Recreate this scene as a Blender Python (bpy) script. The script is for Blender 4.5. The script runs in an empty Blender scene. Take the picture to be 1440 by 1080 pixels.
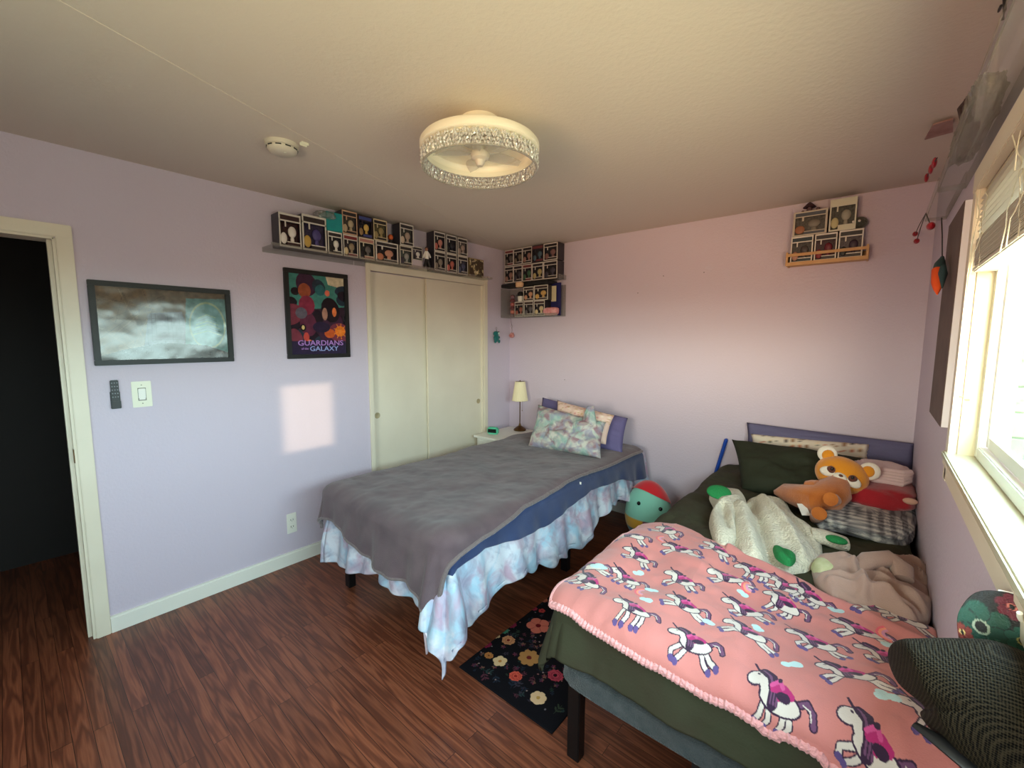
import bpy, bmesh, math, random
import numpy as np
from mathutils import Vector, Matrix
random.seed(5); np.random.seed(5)
PI = math.pi
SC = bpy.context.scene
COL = SC.collection
# ------------------------------------------------------------------ camera
CX, CY, CZ, YAW, PIT, ROL, FPX = 2.98201, -3.47976, 1.54681, -.702954, -.104312, .0034054, 605.852
_d = Vector((math.sin(YAW)*math.cos(PIT), math.cos(YAW)*math.cos(PIT), math.sin(PIT)))
_r = _d.cross(Vector((0, 0, 1))).normalized(); _u = _r.cross(_d)
_r2 = _r*math.cos(ROL)+_u*math.sin(ROL); _u2 = -_r*math.sin(ROL)+_u*math.cos(ROL)
cam = bpy.data.cameras.new('camera'); camo = bpy.data.objects.new('camera', cam); COL.objects.link(camo)
camo.matrix_world = Matrix(((_r2.x, _u2.x, -_d.x, CX), (_r2.y, _u2.y, -_d.y, CY), (_r2.z, _u2.z, -_d.z, CZ), (0, 0, 0, 1)))
cam.sensor_width = 36; cam.sensor_fit = 'HORIZONTAL'; cam.lens = FPX/1440*36; cam.clip_start = .02
SC.camera = camo
def P(px, py, ax, val):
    """world point where the sight line through a photo pixel meets a plane (wall, shelf front, bed top)"""
    w = _d+_r2*((px-720)/FPX)-_u2*((py-540)/FPX); k = 'xyz'.index(ax); o = Vector((CX, CY, CZ))
    return o+w*((val-o[k])/w[k])
def PD(px, py, dist):
    w = _d+_r2*((px-720)/FPX)-_u2*((py-540)/FPX); return Vector((CX, CY, CZ))+w*dist
# ------------------------------------------------------------------ colour / noise helpers
def lin(c):
    return tuple(((x/255)/12.92 if x/255 <= .04045 else ((x/255+.055)/1.055)**2.4) for x in c)
def vnoise(x, y, s=0.0):
    ix, iy = np.floor(x), np.floor(y); fx, fy = x-ix, y-iy
    fx = fx*fx*(3-2*fx); fy = fy*fy*(3-2*fy)
    def h(a, b):
        q = np.sin(a*127.1+b*311.7+s*74.7)*43758.5453; return q-np.floor(q)
    return (h(ix, iy)*(1-fx)+h(ix+1, iy)*fx)*(1-fy)+(h(ix, iy+1)*(1-fx)+h(ix+1, iy+1)*fx)*fy
def fbm(x, y, s=0.0, o=3):
    r = 0; a = .5; t = 0
    for i in range(o):
        r = r+a*vnoise(x, y, s+i*3.1); t += a; x = x*2.03; y = y*2.03; a *= .5
    return r/t-.5
def ridge(x, y, s=0.0):
    return (1-np.abs(2*vnoise(x, y, s)-1))**2
# ------------------------------------------------------------------ materials
_M = {}
def mat(name, rgb=(200, 200, 200), rough=.6, metal=0., spec=.5, bump=None, vary=None, attr=None, objcol=False, sheen=0., coat=0., trans=0., alpha=None, emit=0., ior=1.5, bdist=.01):
    if name in _M: return _M[name]
    m = bpy.data.materials.new(name); m.use_nodes = True; nt = m.node_tree; N = nt.nodes; L = nt.links
    b = N['Principled BSDF']; c = lin(rgb)
    b.inputs['Base Color'].default_value = (*c, 1); b.inputs['Roughness'].default_value = rough; b.inputs['Metallic'].default_value = metal
    b.inputs['Specular IOR Level'].default_value = spec; b.inputs['IOR'].default_value = ior
    if sheen: b.inputs['Sheen Weight'].default_value = sheen; b.inputs['Sheen Roughness'].default_value = .5
    if coat: b.inputs['Coat Weight'].default_value = coat; b.inputs['Coat Roughness'].default_value = .04
    if trans: b.inputs['Transmission Weight'].default_value = trans
    if alpha is not None: b.inputs['Alpha'].default_value = alpha
    if emit: b.inputs['Emission Color'].default_value = (*c, 1); b.inputs['Emission Strength'].default_value = emit
    src = None
    tc = N.new('ShaderNodeTexCoord')
    if attr:
        a = N.new('ShaderNodeAttribute'); a.attribute_name = attr; src = a.outputs['Color']
    elif objcol:
        a = N.new('ShaderNodeObjectInfo'); src = a.outputs['Color']
    if vary:   # (other rgb, scale, sharpness 0..1)
        n = N.new('ShaderNodeTexNoise'); n.inputs['Scale'].default_value = vary[1]; n.inputs['Detail'].default_value = 5
        L.new(tc.outputs['Object'], n.inputs['Vector'])
        r = N.new('ShaderNodeValToRGB'); e = .5-vary[2]*.45; r.color_ramp.elements[0].position = e; r.color_ramp.elements[1].position = 1-e
        L.new(n.outputs['Fac'], r.inputs['Fac'])
        mx = N.new('ShaderNodeMix'); mx.data_type = 'RGBA'; L.new(r.outputs['Color'], mx.inputs['Factor'])
        if src:
            k = N.new('ShaderNodeMix'); k.data_type = 'RGBA'; k.blend_type = 'MULTIPLY'; k.inputs['Factor'].default_value = 1
            L.new(src, k.inputs['A']); k.inputs['B'].default_value = (*lin(vary[0]), 1)
            L.new(src, mx.inputs['A']); L.new(k.outputs['Result'], mx.inputs['B'])
        else:
            mx.inputs['A'].default_value = (*c, 1); mx.inputs['B'].default_value = (*lin(vary[0]), 1)
        src = mx.outputs['Result']
    if src: L.new(src, b.inputs['Base Color'])
    if bump:   # (scale, strength)
        n = N.new('ShaderNodeTexNoise'); n.inputs['Scale'].default_value = bump[0]; n.inputs['Detail'].default_value = 3
        L.new(tc.outputs['Object'], n.inputs['Vector'])
        bp = N.new('ShaderNodeBump'); bp.inputs['Strength'].default_value = bump[1]; bp.inputs['Distance'].default_value = bdist
        L.new(n.outputs['Fac'], bp.inputs['Height']); L.new(bp.outputs['Normal'], b.inputs['Normal'])
    _M[name] = m; return m
def tiedye(name, white, c1, c2, scale=5.):
    m = mat(name, white, .75, spec=.2, bump=(60, .12)); nt = m.node_tree; N = nt.nodes; L = nt.links; b = N['Principled BSDF']
    tc = N.new('ShaderNodeTexCoord'); prev = None
    for i, (c, off) in enumerate(((c1, 0), (c2, 7), ((150, 150, 172), 13))):
        mp = N.new('ShaderNodeMapping'); mp.inputs['Location'].default_value = (off, off*.7, off*1.3); L.new(tc.outputs['Object'], mp.inputs['Vector'])
        n = N.new('ShaderNodeTexNoise'); n.inputs['Scale'].default_value = scale*(1+.25*i); n.inputs['Detail'].default_value = 4; n.inputs['Distortion'].default_value = .9
        L.new(mp.outputs[0], n.inputs['Vector'])
        r = N.new('ShaderNodeValToRGB'); r.color_ramp.elements[0].position = .43+.03*i; r.color_ramp.elements[1].position = .60+.03*i
        r.color_ramp.elements[1].color = (.85, .85, .85, 1)
        L.new(n.outputs['Fac'], r.inputs['Fac']); mx = N.new('ShaderNodeMix'); mx.data_type = 'RGBA'; L.new(r.outputs['Color'], mx.inputs['Factor'])
        if prev is None: mx.inputs['A'].default_value = (*lin(white), 1)
        else: L.new(prev, mx.inputs['A'])
        mx.inputs['B'].default_value = (*lin(c), 1); prev = mx.outputs['Result']
    L.new(prev, b.inputs['Base Color']); return m
def wood_floor():
    m = mat('floor_wood', (96, 52, 34), .34, spec=.45); nt = m.node_tree; N = nt.nodes; L = nt.links; b = N['Principled BSDF']
    tc = N.new('ShaderNodeTexCoord')
    br = N.new('ShaderNodeTexBrick'); br.inputs['Scale'].default_value = 1; br.inputs['Brick Width'].default_value = 1.15; br.inputs['Row Height'].default_value = .058
    br.inputs['Mortar Size'].default_value = .0009; br.offset = .37; br.inputs['Color1'].default_value = (0, 0, 0, 1); br.inputs['Color2'].default_value = (1, 1, 1, 1); br.inputs['Mortar'].default_value = (.5, .5, .5, 1)
    L.new(tc.outputs['Object'], br.inputs['Vector'])
    sep = N.new('ShaderNodeSeparateColor'); L.new(br.outputs['Color'], sep.inputs[0])
    # offset the grain per plank
    mul = N.new('ShaderNodeVectorMath'); mul.operation = 'MULTIPLY'; mul.inputs[1].default_value = (9, 5, 3); L.new(br.outputs['Color'], mul.inputs[0])
    add = N.new('ShaderNodeVectorMath'); L.new(tc.outputs['Object'], add.inputs[0]); L.new(mul.outputs[0], add.inputs[1])
    mp = N.new('ShaderNodeMapping'); mp.inputs['Scale'].default_value = (1.1, 15, 1); L.new(add.outputs[0], mp.inputs['Vector'])
    n1 = N.new('ShaderNodeTexNoise'); n1.inputs['Scale'].default_value = 1.5; n1.inputs['Detail'].default_value = 2; n1.inputs['Distortion'].default_value = .35; L.new(mp.outputs[0], n1.inputs['Vector'])
    w = N.new('ShaderNodeMath'); w.operation = 'MULTIPLY'; w.inputs[1].default_value = 34; L.new(n1.outputs['Fac'], w.inputs[0])
    sn = N.new('ShaderNodeMath'); sn.operation = 'SINE'; L.new(w.outputs[0], sn.inputs[0])
    mr = N.new('ShaderNodeMapRange'); mr.inputs['From Min'].default_value = -1; L.new(sn.outputs[0], mr.inputs['Value'])
    mp2 = N.new('ShaderNodeMapping'); mp2.inputs['Scale'].default_value = (6, 160, 1); L.new(add.outputs[0], mp2.inputs['Vector'])
    n2 = N.new('ShaderNodeTexNoise'); n2.inputs['Scale'].default_value = 1.5; n2.inputs['Detail'].default_value = 3; L.new(mp2.outputs[0], n2.inputs['Vector'])
    mm = N.new('ShaderNodeMath'); mm.operation = 'MULTIPLY'; L.new(mr.outputs[0], mm.inputs[0]); L.new(n2.outputs['Fac'], mm.inputs[1])
    r = N.new('ShaderNodeValToRGB'); e = r.color_ramp.elements; e[0].position = .0; e[0].color = (*lin((100, 53, 36)), 1); e[1].position = .62; e[1].color = (*lin((142, 82, 56)), 1)
    k = e.new(.28); k.color = (*lin((124, 68, 46)), 1)
    L.new(mm.outputs[0], r.inputs['Fac'])
    tone = N.new('ShaderNodeMapRange'); tone.inputs['To Min'].default_value = .72; tone.inputs['To Max'].default_value = 1.12; L.new(sep.outputs[0], tone.inputs['Value'])
    m2 = N.new('ShaderNodeMix'); m2.data_type = 'RGBA'; m2.blend_type = 'MULTIPLY'; m2.inputs['Factor'].default_value = 1
    L.new(r.outputs['Color'], m2.inputs['A']); L.new(tone.outputs[0], m2.inputs['B'])
    m3 = N.new('ShaderNodeMix'); m3.data_type = 'RGBA'; m3.inputs['B'].default_value = (*lin((30, 15, 10)), 1); L.new(br.outputs['Fac'], m3.inputs['Factor']); L.new(m2.outputs['Result'], m3.inputs['A'])
    L.new(m3.outputs['Result'], b.inputs['Base Color']); return m
def clear(name, tint=(235, 245, 240), glossy=.12, rough=.03, milk=0.):
    """clear pane: see-through with a fresnel reflection"""
    m = bpy.data.materials.new(name); m.use_nodes = True; nt = m.node_tree; N = nt.nodes; L = nt.links; N.clear()
    o = N.new('ShaderNodeOutputMaterial'); t = N.new('ShaderNodeBsdfTransparent'); t.inputs[0].default_value = (*lin(tint), 1)
    g = N.new('ShaderNodeBsdfGlossy'); g.inputs['Roughness'].default_value = rough
    x = N.new('ShaderNodeMixShader'); x.inputs[0].default_value = glossy; L.new(t.outputs[0], x.inputs[1]); L.new(g.outputs[0], x.inputs[2]); out = x.outputs[0]
    if milk:
        d = N.new('ShaderNodeBsdfTranslucent'); d.inputs[0].default_value = (.75, .74, .70, 1); d2 = N.new('ShaderNodeBsdfDiffuse'); d2.inputs[0].default_value = (.72, .71, .68, 1)
        y = N.new('ShaderNodeMixShader'); L.new(d.outputs[0], y.inputs[1]); L.new(d2.outputs[0], y.inputs[2]); z = N.new('ShaderNodeMixShader'); z.inputs[0].default_value = milk; L.new(out, z.inputs[1]); L.new(y.outputs[0], z.inputs[2]); out = z.outputs[0]
    L.new(out, o.inputs[0]); return m
# ------------------------------------------------------------------ object helpers
def link(name, me, m=None, parent=None, smooth=False):
    o = bpy.data.objects.new(name, me); COL.objects.link(o)
    if m is not None and me is not None:
        for k in (m if isinstance(m, (list, tuple)) else [m]): me.materials.append(k)
    if parent: o.parent = parent
    if smooth: me.polygons.foreach_set('use_smooth', [True]*len(me.polygons))
    return o
def tag(o, label=None, cat=None, group=None, kind=None):
    if label: o['label'] = label
    if cat: o['category'] = cat
    if group: o['group'] = group
    if kind: o['kind'] = kind
    return o
def empty(name, loc, label=None, cat=None, group=None, rz=0.):
    o = bpy.data.objects.new(name, None); COL.objects.link(o); o.location = loc; o.rotation_euler = (0, 0, rz); o.empty_display_size = .05
    return tag(o, label, cat, group)
def struct(o): o['kind'] = 'structure'; return o
class MB:
    """collects boxes, cylinders, tubes into ONE mesh"""
    def __init__(s): s.bm = bmesh.new()
    def box(s, a, b, bev=0., M=None, mi=0):
        a = Vector(a); b = Vector(b); c = (a+b)/2; d = b-a
        r = bmesh.ops.create_cube(s.bm, size=1, matrix=(M or Matrix.Identity(4)) @ Matrix.Translation(c) @ Matrix.Diagonal((abs(d.x), abs(d.y), abs(d.z), 1)))
        fs = {f for v in r['verts'] for f in v.link_faces}
        for f in fs: f.material_index = mi
        if bev: bmesh.ops.bevel(s.bm, geom=list({e for v in r['verts'] for e in v.link_edges}), offset=bev, segments=2, affect='EDGES')
        return s
    def cyl(s, p, q, r, r2=None, n=16, mi=0):
        p = Vector(p); q = Vector(q); d = q-p
        M = Matrix.Translation((p+q)/2) @ d.to_track_quat('Z', 'Y').to_matrix().to_4x4()
        k = bmesh.ops.create_cone(s.bm, cap_ends=True, segments=n, radius1=r, radius2=r if r2 is None else r2, depth=d.length, matrix=M)
        for f in {f for v in k['verts'] for f in v.link_faces}: f.material_index = mi
        return s
    def ell(s, c, r, M=None, n=16, mi=0):
        k = bmesh.ops.create_uvsphere(s.bm, u_segments=n, v_segments=max(6, n*2//3), radius=1, matrix=(M or Matrix.Identity(4)) @ Matrix.Translation(c) @ Matrix.Diagonal((*(r if hasattr(r, '__len__') else (r, r, r)), 1)))
        for f in {f for v in k['verts'] for f in v.link_faces}: f.material_index = mi
        return s
    def lathe(s, prof, n=32, c=(0, 0, 0), mi=0):
        vs = [[s.bm.verts.new((c[0]+r*math.cos(2*PI*i/n), c[1]+r*math.sin(2*PI*i/n), c[2]+z)) for i in range(n)] for r, z in prof]
        for a, b in zip(vs, vs[1:]):
            for i in range(n):
                f = s.bm.faces.new((a[i], a[(i+1) % n], b[(i+1) % n], b[i])); f.material_index = mi
        return s
    def poly(s, pts, ext, mi=0):
        """prism: outline pts pushed along ext"""
        e = Vector(ext); a = [s.bm.verts.new(p) for p in pts]; b = [s.bm.verts.new(Vector(p)+e) for p in pts]
        s.bm.faces.new(a[::-1]).material_index = mi; s.bm.faces.new(b).material_index = mi
        for i in range(len(a)): s.bm.faces.new((a[i], a[(i+1) % len(a)], b[(i+1) % len(a)], b[i])).material_index = mi
        return s
    def tube(s, pts, rad, n=10, mi=0, flat=1.):
        pts = [Vector(p) for p in pts]; R = rad if hasattr(rad, '__len__') else [rad]*len(pts); rings = []
        up = Vector((0, 0, 1))
        for i, p in enumerate(pts):
            t = (pts[min(i+1, len(pts)-1)]-pts[max(i-1, 0)]).normalized()
            x = t.cross(up)
            if x.length < .05: x = t.cross(Vector((0, 1, 0)))
            x.normalize(); y = x.cross(t)
            rings.append([s.bm.verts.new(p+(x*math.cos(2*PI*k/n)+y*math.sin(2*PI*k/n)*flat)*R[i]) for k in range(n)])
        for a, b in zip(rings, rings[1:]):
            for k in range(n): s.bm.faces.new((a[k], a[(k+1) % n], b[(k+1) % n], b[k])).material_index = mi
        for rg in (rings[0][::-1], rings[-1]): s.bm.faces.new(rg).material_index = mi
        return s
    def build(s, name, m, parent=None, smooth=False):
        bmesh.ops.recalc_face_normals(s.bm, faces=s.bm.faces)
        me = bpy.data.meshes.new(name); s.bm.to_mesh(me); s.bm.free()
        o = link(name, me, m, parent, smooth)
        if smooth:
            try: me.set_sharp_from_angle(angle=math.radians(40))
            except Exception: pass
        return o
def box(name, a, b, m, parent=None, bev=0.): return MB().box(a, b, bev).build(name, m, parent)
def gridmesh(name, XYZ, m, parent=None, colors=None, thick=0., toff=0., wrap=False, doubles=False):
    nu, nv = XYZ.shape[:2]; me = bpy.data.meshes.new(name)
    idx = np.arange(nu*nv).reshape(nu, nv)
    if wrap: idx2 = np.vstack([idx, idx[:1]])
    else: idx2 = idx
    q = np.stack([idx2[:-1, :-1], idx2[1:, :-1], idx2[1:, 1:], idx2[:-1, 1:]], -1).reshape(-1, 4)
    me.vertices.add(nu*nv); me.vertices.foreach_set('co', XYZ.reshape(-1).astype('f'))
    me.loops.add(q.size); me.loops.foreach_set('vertex_index', q.reshape(-1).astype('i'))
    me.polygons.add(len(q)); me.polygons.foreach_set('loop_start', (np.arange(len(q))*4).astype('i'))
    me.update(calc_edges=True); me.validate()
    if colors is not None:
        a = me.color_attributes.new('Col', 'FLOAT_COLOR', 'POINT')
        c = np.ones((nu*nv, 4), 'f'); c[:, :3] = colors.reshape(-1, 3); a.data.foreach_set('color', c.reshape(-1))
    if doubles:
        bm = bmesh.new(); bm.from_mesh(me); bmesh.ops.remove_doubles(bm, verts=bm.verts, dist=1e-5); bmesh.ops.recalc_face_normals(bm, faces=bm.faces); bm.to_mesh(me); bm.free()
    o = link(name, me, m, parent, True)
    if thick:
        s = o.modifiers.new('thick', 'SOLIDIFY'); s.thickness = thick; s.offset = toff
    return o
class Canvas:
    def __init__(s, x0, y0, x1, y1, res, bg):
        s.b = (x0, y0, x1, y1); s.res = res; s.w = int(abs(x1-x0)*res)+1; s.h = int(abs(y1-y0)*res)+1
        s.X, s.Y = np.meshgrid(np.linspace(x0, x1, s.w), np.linspace(y0, y1, s.h)); s.img = np.empty((s.h, s.w, 3)); s.img[:] = lin(bg)
    def _win(s, a, b, c, d):
        x0, y0, x1, y1 = s.b; i0 = max(0, int((min(a, c)-x0)/(x1-x0)*(s.w-1))-1); i1 = min(s.w, int((max(a, c)-x0)/(x1-x0)*(s.w-1))+3)
        j0 = max(0, int((min(b, d)-y0)/(y1-y0)*(s.h-1))-1); j1 = min(s.h, int((max(b, d)-y0)/(y1-y0)*(s.h-1))+3)
        if i1 <= i0 or j1 <= j0: return None
        return slice(j0, j1), slice(i0, i1)
    def _put(s, w, mask, col): s.img[w][mask] = lin(col)
    def ell(s, cx, cy, rx, ry, col, rot=0.):
        R = max(rx, ry); w = s._win(cx-R, cy-R, cx+R, cy+R)
        if w is None: return
        x = s.X[w]-cx; y = s.Y[w]-cy; c, n = math.cos(rot), math.sin(rot)
        s._put(w, ((x*c+y*n)/rx)**2+((-x*n+y*c)/ry)**2 < 1, col)
    def line(s, pts, wd, col):
        for (a, b), (c, d) in zip(pts, pts[1:]):
            w = s._win(min(a, c)-wd, min(b, d)-wd, max(a, c)+wd, max(b, d)+wd)
            if w is None: continue
            x = s.X[w]; y = s.Y[w]; L = (c-a)**2+(d-b)**2+1e-12; t = np.clip(((x-a)*(c-a)+(y-b)*(d-b))/L, 0, 1)
            s._put(w, (x-a-t*(c-a))**2+(y-b-t*(d-b))**2 < (wd/2)**2, col)
    def poly(s, pts, col):
        xs = [p[0] for p in pts]; ys = [p[1] for p in pts]; w = s._win(min(xs), min(ys), max(xs), max(ys))
        if w is None: return
        x = s.X[w]; y = s.Y[w]; m = np.zeros(x.shape, bool)
        for (a, b), (c, d) in zip(pts, pts[1:]+pts[:1]):
            if b == d: continue
            m ^= ((b > y) != (d > y)) & (x < (c-a)*(y-b)/(d-b)+a)
        s._put(w, m, col)
    def at(s, x, y):
        x0, y0, x1, y1 = s.b
        i = np.clip(((x-x0)/(x1-x0)*(s.w-1)).round().astype(int), 0, s.w-1); j = np.clip(((y-y0)/(y1-y0)*(s.h-1)).round().astype(int), 0, s.h-1)
        return s.img[j, i]
    def rgbnoise(s, amt, sc, seed=1): s.img *= (1+amt*2*fbm(s.X*sc, s.Y*sc, seed, 4))[..., None]
def print_panel(name, o, ux, uy, w, h, cv, m, parent, n=160):
    """flat printed sheet: origin o, axes ux, uy, colours from canvas cv in 0..w, 0..h"""
    nu = int(n*max(1, w/h)); nv = int(n*max(1, h/w)); a, b = np.meshgrid(np.linspace(0, w, nu), np.linspace(0, h, nv), indexing='ij')
    X = np.array(o)+a[..., None]*np.array(ux)+b[..., None]*np.array(uy)
    return gridmesh(name, X, m, parent, cv.at(a, b))
# ------------------------------------------------------------------ palette
W, H = 3.18, 2.44
YN = -4.35          # the wall behind the camera
wallm = mat('lavender_wall', (206, 193, 208), .55, spec=.35, bump=(70, .35), bdist=.006)
ceilm = mat('ceiling_paint', (210, 197, 184), .7, bump=(60, .3), bdist=.006)
cream = mat('cream_trim', (233, 224, 204), .4, vary=((222, 212, 192), 3, .6))
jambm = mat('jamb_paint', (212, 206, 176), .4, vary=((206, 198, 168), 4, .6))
white = mat('white_paint', (234, 232, 222), .4)
vinyl = mat('white_vinyl', (214, 216, 208), .35)
blackm = mat('black_metal', (16, 15, 16), .4, spec=.4)
blackp = mat('black_plastic', (24, 24, 26), .45)
frame_black = mat('black_frame', (22, 22, 22), .45, spec=.4)
printm = mat('print', attr='Col', rough=.55)
printgloss = mat('print_under_glass', attr='Col', rough=.14, coat=.2, bump=(2.6, .3), bdist=.05)
fabprint = mat('printed_plush', attr='Col', rough=.85, spec=.15, sheen=.25, bump=(260, .3), bdist=.004)
grayplush = mat('gray_plush', (84, 68, 74), .85, spec=.15, sheen=.25, vary=((112, 94, 98), 6, .5), bump=(230, .45), bdist=.004)
navyplush = mat('navy_plush', (44, 56, 92), .85, spec=.15, sheen=.3, vary=((58, 72, 110), 9, .6), bump=(230, .45), bdist=.004)
greencl = mat('olive_cotton', (58, 52, 38), .8, spec=.25, vary=((58, 60, 42), 5, .4), bump=(140, .1))
greencl2 = mat('olive_pillowcase', (46, 49, 36), .8, spec=.2, bump=(140, .08))
purplec = mat('purple_cotton', (104, 98, 142), .75, spec=.25, bump=(90, .1))
bluegr = mat('slate_cotton', (104, 102, 134), .8, spec=.2, bump=(90, .1))
sherpa = mat('cream_sherpa', (232, 222, 202), .95, spec=.1, sheen=.2, bump=(110, 1.), bdist=.014, vary=((204, 194, 172), 70, .8))
greenkn = mat('green_knit', (22, 122, 62), .85, bump=(160, .5))
beigefl = mat('beige_fleece', (170, 140, 128), .9, spec=.1, sheen=.3, bump=(200, .3), bdist=.004)
pinkfl = mat('pink_fleece', (214, 186, 184), .9, spec=.1, sheen=.3, bump=(200, .3), bdist=.004)
acrylic = clear('acrylic', (245, 246, 244), .12, .06, .10)
glassm = clear('window_glass', (226, 246, 236), .07, .0)
brass = mat('antique_brass', (104, 78, 48), .35, metal=.9)
chrome = mat('steel', (190, 190, 190), .25, metal=1.)
# ------------------------------------------------------------------ room shell
HX = -1.35
floor = struct(box('floor', (HX, YN, -.06), (W+.2, .12, 0), wood_floor()))
cl = MB().box((HX, YN-.1, H), (W+.2, .12, H+.08))
sA, sB = P(80, 0, 'z', H), P(600, 290, 'z', H); dd = (sB-sA).normalized(); s0 = sA-dd*1.; s1 = sB+dd*1.2
cl.box((-.5, -.5, -.5), (.5, .5, .5), 0, Matrix.Translation(((s0.x+s1.x)/2, (s0.y+s1.y)/2, H+.001)) @ Matrix.Rotation(math.atan2(dd.y, dd.x), 4, 'Z') @ Matrix.Diagonal(((s1-s0).length, .012, .006, 1)))
struct(cl.build('ceiling', ceilm))
struct(box('wall_back', (HX, 0, 0), (W+.2, .12, H), wallm))
DY0, DY1, DZ = -4.06, -3.285, 2.01        # doorway
CY0, CY1, CZ1 = -1.64, -.395, 2.06         # closet
lw = MB()
lw.box((-.12, DY1, 0), (0, CY0, H)).box((-.12, DY0, DZ), (0, DY1, H)).box((-.12, YN, 0), (0, DY0, H)).box((-.12, CY1, 0), (0, 0, H)).box((-.12, CY0, CZ1), (0, CY1, H))
struct(lw.build('wall_left', wallm))
WY0, WY1, WZ0, WZ1 = -4.15, -1.69, 1.215, 1.965
rw = MB(); rw.box((W, YN, 0), (W+.10, .12, WZ0-.012)).box((W, YN, WZ1), (W+.10, .12, H)).box((W, WY1, WZ0-.012), (W+.10, .12, WZ1)).box((W, YN, WZ0-.012), (W+.10, WY0, WZ1))
struct(rw.build('wall_right', wallm))
FX0, FX1, FZ0, FZ1 = 1.75, 2.75, 1.10, 1.80
struct(MB().box((HX, YN-.1, 0), (FX0, YN, H)).box((FX1, YN-.1, 0), (W+.2, YN, H)).box((FX0, YN-.1, 0), (FX1, YN, FZ0)).box((FX0, YN-.1, FZ1), (FX1, YN, H)).build('wall_front', wallm))
w2 = struct(MB().box((FX0-.06, YN, FZ0-.06), (FX0, YN+.02, FZ1+.06)).box((FX1, YN, FZ0-.06), (FX1+.06, YN+.02, FZ1+.06)).box((FX0, YN, FZ1), (FX1, YN+.02, FZ1+.06)).box((FX0, YN, FZ0-.06), (FX1, YN+.03, FZ0)).build('added_window', cream))  # unseen window added behind the camera to brighten the back wall
MB().box((FX0, YN-.07, FZ0), (FX0+.04, YN-.03, FZ1)).box((FX1-.04, YN-.07, FZ0), (FX1, YN-.03, FZ1)).box((FX0, YN-.07, FZ0), (FX1, YN-.03, FZ0+.04)).box((FX0, YN-.07, FZ1-.04), (FX1, YN-.03, FZ1)).box(((FX0+FX1)/2-.02, YN-.07, FZ0), ((FX0+FX1)/2+.02, YN-.03, FZ1)).build('window_frame', vinyl, w2)
MB().box((FX0+.04, YN-.052, FZ0+.04), (FX1-.04, YN-.048, FZ1-.04)).build('pane', glassm, w2)
halld = mat('hall_shade', (36, 30, 28), .8)  # near-black colour stands in for the shade of the unlit hallway
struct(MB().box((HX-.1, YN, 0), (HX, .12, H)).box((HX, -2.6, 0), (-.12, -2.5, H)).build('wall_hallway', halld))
struct(MB().box((-.75, CY0-.1, 0), (-.7, CY1+.1, H)).box((-.7, CY0-.1, 0), (-.12, CY0-.05, H)).box((-.7, CY1+.05, 0), (-.12, CY1+.1, H)).build('wall_closet', white))
# baseboard
bb = MB()
def prof_base(y0, y1): bb.box((0, y0, 0), (.013, y1, .078)).box((0, y0, .078), (.009, y1, .09))
prof_base(DY1+.063, CY0-.03); prof_base(CY1+.03, 0)
struct(bb.build('baseboard_left', white))
struct(MB().box((.013, -.013, 0), (W-.013, 0, .078)).box((.013, -.009, .078), (W-.013, 0, .09)).build('baseboard_back', white))
struct(MB().box((W-.013, YN, 0), (W, -.013, .09)).build('baseboard_right', white))
# door casing
t = struct(MB().box((-.0, DY1+.005, 0), (.016, DY1+.062, DZ+.062), .003).box((.0, DY0-.062, 0), (.016, DY0-.005, DZ+.062), .003).box((0, DY0-.062, DZ+.005), (.017, DY1+.062, DZ+.064), .003)
           .box((-.12, DY1-.006, 0), (.004, DY1+.008, DZ)).box((-.12, DY0-.008, 0), (.004, DY0+.006, DZ)).box((-.12, DY0, DZ-.006), (.004, DY1, DZ+.008))
           .box((-.075, DY1-.022, 0), (-.035, DY1-.006, DZ-.006)).build('trim_1', cream))
box('strike_plate', (-.02, DY1-.009, .93), (.006, DY1-.005, 1.0), brass, t, .001)
# closet trim and sliding doors
t = MB()
t.box((0, CY0-.032, 0), (.014, CY0, CZ1+.07), .003).box((0, CY1, 0), (.014, CY1+.045, CZ1+.07), .003).box((0, CY0, CZ1), (.012, CY1, CZ1+.07), .003).box((0, CY0-.032, CZ1+.045), (.02, CY1+.045, CZ1+.073), .002)
t.box((-.12, CY1-.016, 0), (.002, CY1, CZ1)).box((-.12, CY0, 0), (.002, CY0+.012, CZ1)).box((-.015, CY0, CZ1-.0), (0, CY1, CZ1+.04))
struct(t.build('trim_2', cream))
ymid = P(603, 500, 'x', -.03).y
pull = mat('worn_brass', (190, 176, 140), .45, metal=.3)
for nm, y0, y1, x, py in (('door_1', CY0+.005, ymid+.02, -.055, CY0+.07), ('door_2', ymid-.02, CY1-.012, -.02, CY1-.06)):
    d = struct(box(nm, (x-.022, y0, .01), (x, y1, CZ1+.02), cream, None, .002))
    MB().lathe([(0, .0), (.014, .0), (.019, .003), (.024, .003), (.025, 0)], 20).build('finger_pull', pull, d, True).matrix_local = Matrix.Translation((x+.0005, py, .93 if nm == 'door_1' else .93)) @ Matrix.Rotation(PI/2, 4, 'Y')
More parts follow.
